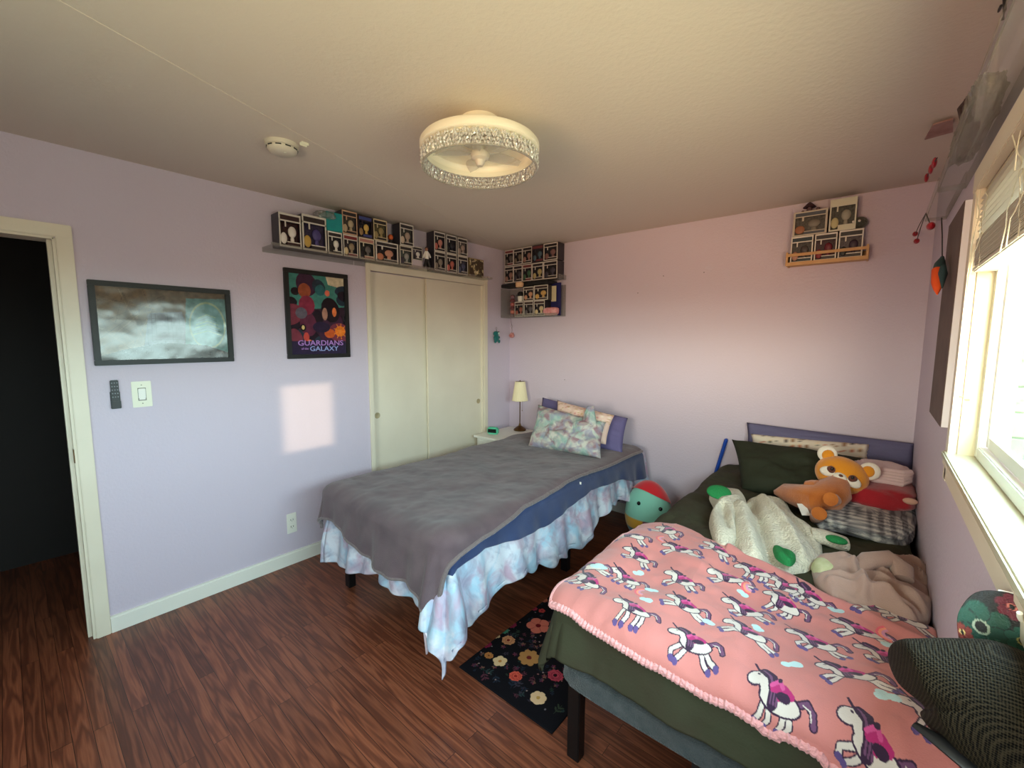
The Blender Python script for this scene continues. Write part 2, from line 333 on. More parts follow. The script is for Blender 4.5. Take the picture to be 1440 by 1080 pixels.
# ------------------------------------------------------------------ window
w = struct(MB().box((W-.02, WY1, WZ0-.09), (W, WY1+.058, WZ1+.06), .003).box((W-.02, WY0-.058, WZ0-.09), (W, WY0, WZ1+.06), .003).box((W-.022, WY0-.058, WZ1), (W, WY1+.058, WZ1+.062), .003)
           .box((W-.02, WY0-.058, WZ0-.085), (W, WY1+.03, WZ0-.022), .004).box((W-.026, WY0-.058, WZ0-.04), (W, WY1+.035, WZ0-.022), .003).build('trim_3', cream))
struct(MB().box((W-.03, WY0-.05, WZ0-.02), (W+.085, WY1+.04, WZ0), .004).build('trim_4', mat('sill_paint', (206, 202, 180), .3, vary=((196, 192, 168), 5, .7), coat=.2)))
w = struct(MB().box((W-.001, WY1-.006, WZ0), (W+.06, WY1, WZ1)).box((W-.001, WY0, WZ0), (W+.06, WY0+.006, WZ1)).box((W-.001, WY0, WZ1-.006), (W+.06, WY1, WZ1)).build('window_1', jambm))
MB().ell((0, 0, 0), (.005, .0015, .0035)).ell((.012, 0, -.008), (.006, .0015, .004)).build('mark', mat('jamb_mark', (150, 140, 110), .6), w).location = P(1352, 558, 'y', WY1-.0065)
f = MB(); X0 = W+.033; X1 = W+.085
f.box((X0, WY1-.04, WZ0), (X1, WY1-.006, WZ1), .003).box((X0, WY0+.006, WZ0), (X1, WY0+.04, WZ1), .003).box((X0, WY0+.04, WZ0), (X1, WY1-.04, WZ0+.035), .003).box((X0, WY0+.04, WZ1-.035), (X1, WY1-.04, WZ1), .003)
f.build('window_frame', vinyl, w)
ym = (WY0+WY1)/2
for y0, y1, xo in ((ym-.02, WY1-.045, .015), (WY0+.045, ym+.02, .03)):
    s_ = MB().box((X0+xo, y1-.035, WZ0+.037), (X0+xo+.014, y1, WZ1-.037), .002).box((X0+xo, y0, WZ0+.037), (X0+xo+.014, y0+.035, WZ1-.037), .002).box((X0+xo, y0+.035, WZ0+.037), (X0+xo+.014, y1-.035, WZ0+.072), .002).box((X0+xo, y0+.035, WZ1-.072), (X0+xo+.014, y1-.035, WZ1-.037), .002).build('sash', vinyl, w)
    MB().box((X0+xo+.005, y0+.034, WZ0+.071), (X0+xo+.009, y1-.034, WZ1-.071)).build('pane', glassm, s_)
# blinds
bl = empty('window_blind', (W+.01, (WY0+WY1)/2, 1.74), 'raised white slat blind bunched at the top of the window', 'blind')
def loc(o, root): o.matrix_parent_inverse = root.matrix_world.inverted(); return o
def here(root): bpy.context.view_layer.update()
slat = mat('blind_slat', (214, 208, 196), .4)
HB = (WY1-WY0)/2-.03; b_ = MB().box((-.012, -HB, .185), (.022, HB, .218), .003); b_.build('headrail', slat, bl)
for k in range(24):
    z = .012+.0042*k if k < 17 else .083+(k-16)*.0145
    tl = 0 if k < 17 else .3
    M_ = Matrix.Translation((0, 0, z)) @ Matrix.Rotation(tl+.02*math.sin(k*2.1), 4, 'Y')
    MB().box((-.024, -HB+.005, -.0011), (.024, HB-.005, .0011), 0, M_).build('slat', slat, bl)
MB().box((-.025, -HB+.005, -.006), (.025, HB-.005, .008), .003).build('bottom_rail', slat, bl)
cordm = mat('blind_cord', (225, 220, 200), .6)
for y in (HB-.10, HB-.52, HB-1.05):
    mb = MB()
    for q in range(3):
        pts = [(-.027+.004*math.sin(q*3+j*1.3)-.006*q, y+.03*q*math.sin(j*.9+q)+.012*math.cos(2.3*j+q), .19-.028*j+.012*math.sin(j*2.2+q)) for j in range(8)]
        mb.tube(pts, .0011, 5)
    mb.build('cord', cordm, bl, True)
nb = MB().box((3.45, 1.6, -.5), (9, 1.8, 3.4))
for k in range(18): nb.box((3.45, 1.585, -.4+k*.2), (9, 1.6, -.215+k*.2))
struct(nb.build('wall_outside', mat('outside_siding', (62, 84, 66), .7, vary=((44, 66, 50), 3, .5))))
# ------------------------------------------------------------------ daylight
wd = bpy.data.worlds.new('daylight'); SC.world = wd; wd.use_nodes = True; N = wd.node_tree.nodes; L = wd.node_tree.links
bg = N['Background']; tc = N.new('ShaderNodeTexCoord'); sp = N.new('ShaderNodeSeparateXYZ'); L.new(tc.outputs['Generated'], sp.inputs[0])
mr = N.new('ShaderNodeMapRange'); mr.inputs['From Min'].default_value = -1; L.new(sp.outputs['Z'], mr.inputs['Value'])
cr = N.new('ShaderNodeValToRGB'); e = cr.color_ramp.elements
e[0].position = .20; e[0].color = (.80, .59, .47, 1); e[1].position = 1.; e[1].color = (.95, 1.0, 1.4, 1)
for p_, c_ in ((.40, (.37, .25, .23)), (.46, (.36, .25, .23)), (.515, (1.15, 1.1, 1.3)), (.57, (1.45, 1.4, 1.75))):
    k = e.new(p_); k.color = (*c_, 1)
L.new(mr.outputs[0], cr.inputs['Fac'])
# the low sun warms the sky towards -y
mz = N.new('ShaderNodeMapRange'); mz.inputs['From Min'].default_value = -.55; mz.inputs['From Max'].default_value = -.95; L.new(sp.outputs['Y'], mz.inputs['Value'])
zb = N.new('ShaderNodeMath'); zb.operation = 'ADD'; zb.inputs[1].default_value = .20; L.new(sp.outputs['Z'], zb.inputs[0])
za = N.new('ShaderNodeMath'); za.operation = 'ABSOLUTE'; L.new(zb.outputs[0], za.inputs[0])
zr = N.new('ShaderNodeMapRange'); zr.inputs['From Min'].default_value = .44; zr.inputs['From Max'].default_value = .05; L.new(za.outputs[0], zr.inputs['Value'])
gw = N.new('ShaderNodeMath'); gw.operation = 'MULTIPLY'; L.new(mz.outputs[0], gw.inputs[0]); L.new(zr.outputs[0], gw.inputs[1])
wm = N.new('ShaderNodeMix'); wm.data_type = 'RGBA'; wm.blend_type = 'MULTIPLY'; wm.inputs['B'].default_value = (5.0, 3.6, 3.0, 1); wm.clamp_result = False
L.new(gw.outputs[0], wm.inputs['Factor']); L.new(cr.outputs['Color'], wm.inputs['A'])
wt = N.new('ShaderNodeMix'); wt.data_type = 'RGBA'; wt.blend_type = 'MULTIPLY'; wt.inputs['B'].default_value = (1.02, .86, .74, 1); L.new(mz.outputs[0], wt.inputs['Factor']); L.new(wm.outputs['Result'], wt.inputs['A'])
L.new(wt.outputs['Result'], bg.inputs['Color']); bg.inputs['Strength'].default_value = 7.5
pl = bpy.data.lights.new('daylight_portal', 'AREA'); pl.shape = 'RECTANGLE'; pl.size = WY1-WY0; pl.size_y = WZ1-WZ0; pl.cycles.is_portal = True
po = bpy.data.objects.new('daylight_portal', pl); COL.objects.link(po); po.matrix_world = Matrix.Translation((W+.10, (WY0+WY1)/2, (WZ0+WZ1)/2))
po.rotation_euler = Vector((-1, 0, 0)).to_track_quat('-Z', 'Y').to_euler()
pl = bpy.data.lights.new('daylight_portal', 'AREA'); pl.shape = 'RECTANGLE'; pl.size = FX1-FX0; pl.size_y = FZ1-FZ0; pl.cycles.is_portal = True
po = bpy.data.objects.new('daylight_portal', pl); COL.objects.link(po); po.location = ((FX0+FX1)/2, YN-.09, (FZ0+FZ1)/2); po.rotation_euler = Vector((0, 1, 0)).to_track_quat('-Z', 'Y').to_euler()
# low sun glinting off glass across the way
gl = bpy.data.lights.new('sun_glint', 'AREA'); gl.shape = 'RECTANGLE'; gl.size = .34; gl.size_y = .80; gl.spread = math.radians(1.2); gl.energy = .3; gl.color = (1, .55, .40)
go = bpy.data.objects.new('sun_glint', gl); COL.objects.link(go)
tgt = Vector((0, -2.14, .96)); src = Vector((5.6, -2.36, 1.84)); go.location = src; go.rotation_euler = (tgt-src).to_track_quat('-Z', 'Y').to_euler()
SC.view_settings.view_transform = 'Standard'; SC.view_settings.look = 'None'; SC.view_settings.gamma = 1; SC.view_settings.use_curve_mapping = False
SC.view_settings.exposure = 1.65
SC.cycles.max_bounces = 8; SC.cycles.diffuse_bounces = 5; SC.cycles.transparent_max_bounces = 12
SC.cycles.use_denoising = True; SC.cycles.caustics_reflective = False; SC.cycles.caustics_refractive = False; SC.cycles.sample_clamp_indirect = 6
#PART2
# ------------------------------------------------------------------ soft goods
def drape(a, b, X0, X1, YF, top, R=.045, off=0., flare=.1, amp=.02, freq=22., seed=1., wr=.012, wrs=5., flo=.012, cf=0.):
    a = np.asarray(a, float); b = np.asarray(b, float)
    ex = np.where(a > X1, a-X1, np.where(a < X0, a-X0, 0.)); ey = np.where(b < YF, b-YF, 0.); e = np.hypot(ex, ey)
    se = np.maximum(e, 1e-9); dx, dy = ex/se, ey/se; cx = np.clip(a, X0, X1); cy = np.maximum(b, YF)
    t = np.minimum(e/R, PI/2); rest = np.maximum(e-R*PI/2, 0)
    out = R*np.sin(t); down = R*(1-np.cos(t)); ang = np.where(e > 0, np.arctan2(dy, np.abs(dx)), 0)
    s = np.where(a < X0, -cx-cy+ang*.3, cx-cy+ang*.3)
    cw = np.sin(2*np.minimum(np.abs(ang), PI/2))*(a > X0); e = np.where((ex != 0) & (ey != 0) & (e > .46), .46+(e-.46)*.42, e) if cf else e; rest = np.maximum(e-R*PI/2, 0); flare = np.minimum(flare+cf*cw*np.minimum(rest/.2, 1), .6); amp = amp*(1+1.2*(cf > 0)*cw)
    rip = amp*np.minimum(rest/.18, 1.3)*(np.sin(freq*s+seed+2.5*vnoise(s*3, s*0, seed))+.5*np.sin(freq*2.3*s+seed*2+rest*4))
    out = out+rest*flare+rip*.6+np.minimum(rest*4, 1)*amp*.5; down = down+rest*np.sqrt(1-flare**2)
    z = top+off-down; over = np.maximum(flo-z, 0); z = np.maximum(z, flo); out = out-over*.2+off*np.sin(t)
    wz = wr*fbm(a*wrs, b*wrs, seed, 4)*2*np.clip(1-rest/.05, 0, 1)
    wxy = wr*.6*fbm(s*9, rest*6, seed+5)*np.minimum(rest/.05, 1)
    x = cx+dx*(out+wxy); y = cy+dy*(out+wxy)
    return np.stack([x, y, z+wz], -1)
def pillow(name, c4, T, m, parent=None, pinch=.07, n=34, wr=.02, seed=1., cv=None, sag=0., corner=0.):
    """c4: bl, br, tr, tl world corners; T half thickness"""
    bl, br, tr, tl = [np.array(c) for c in c4]; nrm = np.cross(br-bl, tl-bl); nrm = nrm/np.linalg.norm(nrm)
    u, v = np.meshgrid(np.linspace(-1, 1, n), np.linspace(-1, 1, n), indexing='ij'); Xs = []; Cs = []
    for sgn in (1, -1):
        uu = u*(1-pinch*(1-v*v)); vv = v*(1-pinch*(1-u*u)); p = (uu+1)/2; q = (vv+1)/2
        base = (1-p)[..., None]*(1-q)[..., None]*bl+p[..., None]*(1-q)[..., None]*br+p[..., None]*q[..., None]*tr+(1-p)[..., None]*q[..., None]*tl
        k = np.clip((1-u**2)*(1-v**2), 0, 1)
        h = T*k**.42*(1+.9*fbm(u*1.6+seed, v*1.6, seed)) + wr*ridge(u*2.6+v*1.1+seed, v*2.2-u, seed+3)*k**.5*T*3 + T*.35*fbm(u*6, v*6, seed+8)*k**.4
        X = base+sgn*nrm*h[..., None]; X[..., 2] -= sag*(1-u**2)*(q**3); Xs.append(X); Cs.append((p, q))
    A, B = Xs; full = np.concatenate([A, B[::-1][1:-1]], 0)
    # ring of two faces; caps close through coincident edges
    o = gridmesh(name, full, m, parent, None, wrap=True, doubles=True)
    if cv is not None:
        me = o.data; a = me.color_attributes.new('Col', 'FLOAT_COLOR', 'POINT'); co = np.empty(len(me.vertices)*3, 'f'); me.vertices.foreach_get('co', co); co = co.reshape(-1, 3)
        U = (br-bl)/np.dot(br-bl, br-bl); V_ = (tl-bl)/np.dot(tl-bl, tl-bl); c = np.ones((len(co), 4), 'f'); c[:, :3] = cv.at((co-bl)@U, (co-bl)@V_); a.data.foreach_set('color', c.reshape(-1))
    return o
def soft(name, c, size, m, parent=None, rz=0., pw=.5, n=40, noise=.05, seed=1., ns=4., ry=0., rx=0., folds=0., fs=8., fax=2):
    """plump rounded block (superellipsoid) with rumples"""
    th, ph = np.meshgrid(np.linspace(0, 2*PI, n, endpoint=False), np.linspace(-PI/2, PI/2, n//2), indexing='ij')
    f = lambda x: np.sign(x)*np.abs(x)**pw
    x = f(np.cos(ph))*f(np.cos(th)); y = f(np.cos(ph))*f(np.sin(th)); z = f(np.sin(ph)); D = np.stack([x, y, z], -1)
    k = 1+noise*2*fbm(x*ns+z*2+seed, y*ns+z*ns, seed, 3)
    if folds: k = k-folds*ridge((D[..., fax])*fs+.6*x, x*.8+seed, seed+2)
    D = D*k[..., None]*np.array(size)/2
    Rm = np.array((Matrix.Rotation(rz, 3, 'Z') @ Matrix.Rotation(ry, 3, 'Y') @ Matrix.Rotation(rx, 3, 'X')))
    return gridmesh(name, D@Rm.T+np.array(c), m, parent, wrap=True, doubles=True)
def smooth_loop(pts, n):
    pts = np.array(pts, float); m = len(pts); out = []
    for i in range(n):
        t = i/n*m; k = int(t); f = t-k; p0, p1, p2, p3 = pts[(k-1) % m], pts[k % m], pts[(k+1) % m], pts[(k+2) % m]
        out.append(.5*((2*p1)+(-p0+p2)*f+(2*p0-5*p1+4*p2-p3)*f*f+(-p0+3*p1-3*p2+p3)*f**3))
    return np.array(out)
def heap(name, outline, z0, Hh, m, parent=None, n=120, rings=34, creases=(), pw=3., seed=1., nz=.02, ns=7., rid=0., rs=9., rdir=0., center=None, tilt=(0, 0)):
    """rumpled cloth lying on a surface: closed outline (x, y), height Hh, crease lines ((x0,y0,x1,y1,width,amp),...)"""
    o = smooth_loop(outline, n); c = o.mean(0) if center is None else np.array(center); s = np.linspace(0, 1, rings)**.8
    X = c+(o[:, None, :]-c)*s[None, :, None]; x, y = X[..., 0], X[..., 1]; S = np.broadcast_to(s[None, :], x.shape)
    edge = np.clip(1-S**pw, 0, 1)**.5
    z = Hh*edge*(1+(x-c[0])*tilt[0]+(y-c[1])*tilt[1]); cr, sr = math.cos(rdir), math.sin(rdir)
    z = z+edge**.5*(nz*2*fbm(x*ns, y*ns, seed, 3)+rid*(ridge((x*cr+y*sr)*rs+1.2*vnoise(x*4, y*4, seed), (-x*sr+y*cr)*rs*.18, seed+4)-.4))
    for a, b, c_, d, w_, am in creases:
        L2 = (c_-a)**2+(d-b)**2; t = np.clip(((x-a)*(c_-a)+(y-b)*(d-b))/L2, 0, 1); r = np.hypot(x-a-t*(c_-a), y-b-t*(d-b)); z = z+am*np.exp(-(r/w_)**2)*edge**.5
    z = np.maximum(z, .004+.01*(1-S)); z[:, -1] = 0
    return gridmesh(name, np.stack([x, y, z+z0], -1), m, parent, wrap=True, doubles=True)
def thin(o, t=.012, off=-1):
    s = o.modifiers.new('thick', 'SOLIDIFY'); s.thickness = t; s.offset = off; return o
# ------------------------------------------------------------------ rug
rug_cv = Canvas(1.56, -2.25, 2.13, -.5, 620, (20, 19, 24))
def flower(cv, x, y, r, col, cen, petals=6, rot=0., pw=.42, dark=None):
    for k in range(petals):
        a = rot+2*PI*k/petals; cv.ell(x+math.cos(a)*r*.58, y+math.sin(a)*r*.58, r*.45, r*pw*.8, col, a)
    if dark:
        for k in range(petals): a = rot+2*PI*(k+.5)/petals; cv.line([(x+math.cos(a)*r*.3, y+math.sin(a)*r*.3), (x+math.cos(a)*r*.75, y+math.sin(a)*r*.75)], r*.05, dark)
    cv.ell(x, y, r*.24, r*.24, cen)
def rose(cv, x, y, r, col, dark, cen):
    cv.ell(x, y, r, r*.92, col)
    for k in range(9): a = k*2.4; cv.ell(x+math.cos(a)*r*.86, y+math.sin(a)*r*.8, r*.24, r*.2, col, a)
    for q in (.78, .56): cv.line([(x+math.cos(a)*r*q, y+math.sin(a)*r*q*.9) for a in np.linspace(q*4, q*4+5.2, 22)], r*.07, dark)
    cv.ell(x, y, r*.26, r*.26, cen)
rr = random.Random(3)
for i in range(420):
    x, y = rr.uniform(1.59, 2.1), rr.uniform(-2.17, -.55); c = rr.choice([(40, 58, 50), (54, 64, 50), (36, 44, 58), (86, 46, 58), (58, 52, 64), (46, 62, 62)])
    a = rr.uniform(0, PI*2); l = rr.uniform(.008, .03); cv = rug_cv
    if i % 4 == 0: cv.ell(x, y, .0042, .0042, rr.choice([(150, 128, 128), (120, 110, 118), (146, 96, 96)]))
    elif i % 4 == 1: 
        for q in range(5): a2 = a+q*1.256; cv.ell(x+math.cos(a2)*.007, y+math.sin(a2)*.007, .006, .0035, rr.choice([(110, 50, 66), (84, 46, 70), (120, 84, 70), c]), a2)
    else:
        cv.line([(x, y), (x+math.cos(a)*l*2, y+math.sin(a)*l*2)], .0022, c)
        for q in (-1, 1):
            for w_ in (.7, 1.4): cv.ell(x+math.cos(a)*l*w_+math.cos(a+q)*l*.4, y+math.sin(a)*l*w_+math.sin(a+q)*l*.4, l*.42, l*.16, c, a+q*.8)
def F(px, py, rpx):
    p = P(px, py, 'z', .006); q = P(px+rpx, py, 'z', .006); return p.x, p.y, (q-p).length
for px, py, r, kind, col, dk, cn in ((725, 951, 11, 1, (214, 92, 74), (150, 44, 40), (150, 40, 36)), (781, 950, 13, 1, (176, 66, 82), (110, 30, 50), (44, 18, 26)), (715, 900.5, 11, 1, (206, 146, 104), (150, 92, 60), (120, 40, 34)), (687.5, 922, 7.5, 1, (196, 130, 72), (140, 84, 40), (120, 70, 40)),
        (744, 925, 16, 2, (178, 130, 78), None, (110, 40, 40)), (703, 930, 10.5, 3, (226, 196, 150), None, (190, 130, 70)), (757, 981.5, 12, 4, (228, 192, 150), None, (196, 150, 84)), (757, 880, 17, 3, (204, 112, 96), (150, 60, 60), (110, 24, 32)), (697.5, 894, 6.5, 3, (210, 180, 140), None, (180, 120, 60)),
        (684, 906, 8, 2, (128, 36, 66), None, (190, 90, 110)), (720, 879, 7, 2, (128, 40, 66), None, (90, 20, 40)), (709, 887, 7, 2, (70, 128, 104), None, (40, 90, 80)), (764, 843.5, 7, 1, (190, 112, 92), (140, 60, 50), (110, 40, 40)), (751, 856, 5, 2, (150, 50, 70), None, (90, 20, 40)), (762, 859, 5, 3, (170, 60, 60), None, (90, 20, 40)), (780, 830, 6, 3, (180, 120, 80), None, (90, 40, 40)), (797, 815, 6, 2, (150, 60, 80), None, (90, 40, 40)), (812, 800, 5, 1, (200, 130, 100), (140, 60, 50), (90, 40, 40))):
    x, y, r_ = F(px, py, r)
    if kind == 1: rose(rug_cv, x, y, r_*.82, col, dk, cn)
    else: flower(rug_cv, x, y, r_*.95, col, cn, 8 if kind == 2 else 5 if kind == 3 else 7, rr.random(), .42 if kind == 2 else .6, dk)
rx, ry = np.meshgrid(np.linspace(1.575, 2.11, 300), np.linspace(-2.2, -.52, 900), indexing='ij')
RU = np.stack([rx, ry, .007+.0012*fbm(rx*30, ry*30, 2)], -1); RU[[0, -1], :, 2] = .001; RU[:, [0, -1], 2] = .001
tag(gridmesh('rug', RU, mat('rug_pile', attr='Col', rough=.95, spec=.1, bump=(400, .4), bdist=.003), None, rug_cv.at(rx, ry)), 'black rug printed with coral and cream flowers, between the beds', 'rug')
# ------------------------------------------------------------------ beds
def metal_bed(name, x0, x1, y0, y1, ztop, label, legy, rail=.07, mid=0):
    r = empty(name, ((x0+x1)/2, (y0+y1)/2, 0), label, 'bed frame'); cx, cy = (x0+x1)/2, (y0+y1)/2
    for x in (x0, x1):
        for y in legy: MB().box((x-(.0 if x == x0 else .05)-cx, y-cy, 0), (x+(.05 if x == x0 else 0)-cx, y+.045-cy, ztop-rail+.01), .003).build('leg', blackm, r)
    for y in legy[::2][mid:]: MB().box((-.02, y-cy, 0), (.02, y+.04-cy, ztop-rail+.01), .003).build('leg', blackm, r)
    for x in (x0, x1-.03): MB().box((x-cx, y0-cy, ztop-rail), (x+.03-cx, y1-cy, ztop), .004).build('side_rail', blackm, r)
    for y in (y0, y1-.03): MB().box((x0+.03-cx, y-cy, ztop-rail), (x1-.03-cx, y+.03-cy, ztop), .004).build('end_rail', blackm, r)
    for k in range(9): y = y0+.12+k*(y1-y0-.26)/8; MB().box((x0+.03-cx, y-cy, ztop-.03), (x1-.03-cx, y+.03-cy, ztop-.008)).build('slat', blackm, r)
    return r
metal_bed('bed_frame', .53, 1.50, -2.20, -.06, .34, 'black metal frame with square legs under the bed with the grey blanket', (-2.2, -1.16, -.1), mid=1)
metal_bed('bed_frame', 2.20, 3.12, -2.235, -.06, .35, 'black metal frame with square legs under the bed with the pink blanket', (-2.235, -1.16, -.1))
matm = mat('mattress_cloth', (200, 198, 196), .8)
tag(MB().box((.52, -2.19, .342), (1.49, -.05, .585), .04).build('mattress', matm, None, True), 'thick mattress hidden beneath the tie-dye comforter', 'mattress')
tag(MB().box((2.205, -2.245, .43), (3.12, -.05, .585), .04).build('mattress', mat('dark_mattress', (70, 72, 60), .8), None, True), 'mattress lying under the olive green comforter', 'mattress')
tp = soft('mattress_topper', (2.665, -1.16, .392), (.99, 2.31, .082), mat('gray_fleece', (80, 80, 80), .95, spec=.1, sheen=.3, vary=((52, 58, 60), 30, .7), bump=(200, .6)), pw=.16, n=120, noise=.008, ns=9)
tag(tp, 'dark grey fuzzy pad poking out below the olive comforter', 'mattress pad')
# tie-dye comforter
tdm = tiedye('tie_dye_cloth', (214, 216, 226), (158, 194, 216), (184, 150, 172), 6.)
X0a, X1a, YFa = .53, 1.49, -2.20
nu, nv = 240, 420
U, Vv = np.meshgrid(np.linspace(0, 1, nu), np.linspace(0, 1, nv), indexing='ij')
def extents(U, V, aL, yB, aR, yF):
    """aR: list (y, overhang); yF: list (x, overhang)"""
    bn = yB+(YFa-yB)*V; an = aL+(X1a-aL)*U
    ra = np.interp(-bn, [-q[0] for q in aR], [q[1] for q in aR]); fb = np.interp(an, [q[0] for q in yF], [q[1] for q in yF])
    return ra, fb
ra, fb = extents(U, Vv, .36, -.06, [(-.06, .28), (-.35, .32), (-.6, .30), (-.9, .44), (-1.2, .42), (-1.45, .36), (-1.7, .43), (-1.9, .38), (-2.0, .42), (-2.1, .48), (-2.2, .56)], [(.36, .44), (.6, .42), (.8, .35), (1.09, .36), (1.3, .40), (1.40, .46), (1.49, .54)])
a = .36+(X1a+ra-.36)*U; b = -.06+(YFa-fb+.06)*Vv
a = a+.012*np.sin(b*37)*(U > .98)
D = drape(a, b, X0a, X1a, YFa, .612, .05, 0, .10, .026, 19, 1.2, .010, 5, cf=.36)
# keep it lying to the left wall side
com = gridmesh('tie_dye_comforter', D, tdm, None, None, .014, -1)
tag(com, 'pale blue and mauve tie-dye comforter hanging to the floor at the bed corner', 'comforter')
satin = mat('white_satin', (226, 216, 228), .35, spec=.5)
for fu, ln, wd_ in ((.66, .07, 14), (.725, .10, 18)):
    i = int(fu*(nu-1)); p_, q_ = D[i, -1], D[min(i+wd_, nu-1), -1]
    MB().poly([tuple(p_+np.array([0, 0, .012])), tuple(q_+np.array([0, 0, .012])), ((p_[0]*.6+q_[0]*.4), p_[1]*.6+q_[1]*.4, max(p_[2]-ln, .012))], (0.003, .006, 0)).build('lining_tip', satin, com)
# navy blanket
ra, fb = extents(U, Vv, .60, -.14, [(-.14, .25), (-.3, .24), (-.5, .17), (-.93, .13), (-1.2, .17), (-1.43, .20), (-1.6, .19), (-1.88, .145), (-2.1, .17), (-2.2, .19)], [(.6, .12), (1.3, .12), (1.49, .17)])
a = .60+(X1a+ra-.60)*U; b = -.14+(YFa-fb+.14)*Vv
nb = gridmesh('navy_blanket', drape(a, b, X0a, X1a, YFa, .612, .05, .026, .10, .022, 19, 1.2, .010, 5), navyplush, None, None, .012, 0)
tag(nb, 'navy plush blanket showing as a band under the grey blanket', 'blanket')
MB().box((0, 0, 0), (.012, .0015, .016)).build('care_tag', mat('tag_white', (236, 232, 224), .6), nb).location = P(815, 681, 'x', 1.60)
# grey blanket
ra, fb = extents(U, Vv, .38, -.20, [(-.2, .05), (-.45, .04), (-1.0, .03), (-1.2, .035), (-1.5, .05), (-1.76, .09), (-2.0, .13), (-2.12, .17), (-2.2, .20)], [(.38, .25), (.536, .24), (.93, .25), (1.19, .31), (1.36, .38), (1.44, .40), (1.49, .36)])
a = .38+(X1a+ra-.38)*U; b = -.20+.04*np.sin(U*9)+(YFa-fb+.20)*Vv
gd = drape(a, b, X0a, X1a, YFa, .612, .055, .048, .10, .022, 19, 1.2, .018, 4)
gd[..., 2] += .012*fbm(gd[..., 0]*5, gd[..., 1]*4, 9)*(gd[..., 2] > .6)
gb = gridmesh('gray_blanket', gd, grayplush, None, None, .014, 0)
tag(gb, 'grey plush blanket spread over the left bed, draped over its foot', 'blanket')
hem = mat('gray_hem', (112, 98, 98), .8, sheen=.3, bump=(60, .8))
ed = [tuple(gd[-1, j]+np.array([.004, -.002, -.004])) for j in range(0, nv, 4)]
MB().tube(ed, .012, 8).build('hem', hem, gb, True)
ed = [tuple(gd[i, -1]) for i in range(0, nu, 4)]
MB().tube(ed, .010, 8).build('hem', hem, gb, True)
MB().box((-.002, -.012, -.01), (.002, .012, .012)).build('care_tag', mat('tag_white'), gb).location = tuple(gd[-1, -1]+np.array([.012, 0, .01]))
# pillows on the left bed
tag(pillow('purple_pillow', [P(752, 622, 'y', -.42)+Vector((0, 0, .07)), P(875, 643, 'y', -.42)+Vector((0, 0, .03)), P(883, 588, 'y', -.22), P(763, 559, 'y', -.20)], .06, purplec, pinch=.03, seed=3), 'large purple pillow against the pink wall, behind the tie-dye pillow', 'pillow')
pc = Canvas(0, 0, 1, 1, 220, (232, 204, 190))
for i in range(300):
    x, y = rr.random(), rr.random(); pc.ell(x, y, .02, .01, rr.choice([(196, 160, 120), (214, 150, 140), (240, 226, 210), (206, 176, 130)]), rr.random()*3)
pcm = mat('printed_cotton', attr='Col', rough=.8, spec=.2, bump=(100, .1))
tag(pillow('floral_pillow', [P(778, 615, 'y', -.52), P(852, 625, 'y', -.52), P(864, 584, 'y', -.34), P(784, 563, 'y', -.32)], .07, pcm, pinch=.05, seed=5, cv=pc), 'peach floral pillow squeezed between the purple and tie-dye pillows', 'pillow')
tp2 = tiedye('tie_dye_pillowcase', (206, 206, 196), (132, 172, 164), (150, 108, 122), 9.)
t1 = pillow('tie_dye_pillow', [P(742, 628, 'y', -.72), P(845, 645, 'y', -.69), P(852, 594, 'y', -.47), P(757, 569, 'y', -.47)], .08, tp2, pinch=.06, seed=7, wr=.05)
tag(t1, 'mint and mauve tie-dye pillow with a pointed top corner, front of the left bed', 'pillow')
q = P(830, 571, 'y', -.49); q0 = P(815, 602, 'y', -.56); q1 = P(840, 602, 'y', -.56)
qc = [(q0.x, q0.y, q0.z), (q1.x, q1.y, q1.z), (q.x+.03, q.y, q.z+.004), (q.x-.02, q.y, q.z+.0)]
pillow('case_corner', [Vector(c) for c in qc], .035, tp2, t1, pinch=.02, seed=2)
# ------------------------------------------------------------------ nightstand, lamp, clock
ns = empty('nightstand', (.25, -.31, 0), 'white nightstand wedged between the closet wall and the left bed', 'nightstand')
z = .62
MB().box((-.21, -.28, z-.022), (.21, .28, z), .005).build('tabletop', white, ns)
MB().box((-.185, -.25, .09), (.185, .27, z-.022), .003).build('cabinet_body', white, ns)
d_ = MB().box((-.15, -.265, z-.17), (.15, -.25, z-.04), .004).build('drawer', white, ns)
MB().box((-.05, -.285, z-.10), (.05, -.265, z-.088), .002).build('handle', blackm, d_)
d_ = MB().box((-.15, -.265, .13), (.15, -.25, z-.19), .004).build('drawer', white, ns)
MB().box((-.05, -.285, .33), (.05, -.265, .342), .002).build('handle', blackm, d_)
for x in (-.185, .15):
    for y in (-.25, .235): MB().box((x, y, 0), (x+.035, y+.035, .095)).build('leg', white, ns)
lx = P(731, 608, 'y', -.13); lr = empty('table_lamp', (lx.x, -.13, z+.001), 'small table lamp with cream pleated shade and brass stem on the nightstand', 'lamp')
MB().lathe([(0, 0), (.062, 0), (.064, .008), (.058, .018), (.036, .034), (.014, .048), (.008, .07), (0, .07)], 32).build('base', brass, lr, True)
MB().cyl((0, 0, .06), (0, 0, .40), .0055).ell((0, 0, .41), .01).build('stem', brass, lr, True)
shn = 60; prof = [(.082, .335), (.080, .345), (.058, .50), (.052, .515), (.046, .51)]
vs = np.array([[[(r_*(1+.018*math.cos(30*a_)))*math.cos(a_), (r_*(1+.018*math.cos(30*a_)))*math.sin(a_), zz] for r_, zz in [(.080, .305), (.078, .315), (.050, .492), (.047, .50)]] for a_ in np.linspace(0, 2*PI, 240, endpoint=False)])
gridmesh('lamp_shade', vs, mat('lamp_shade', (240, 228, 190), .7, alpha=None), lr, None, .002, 0, wrap=True)
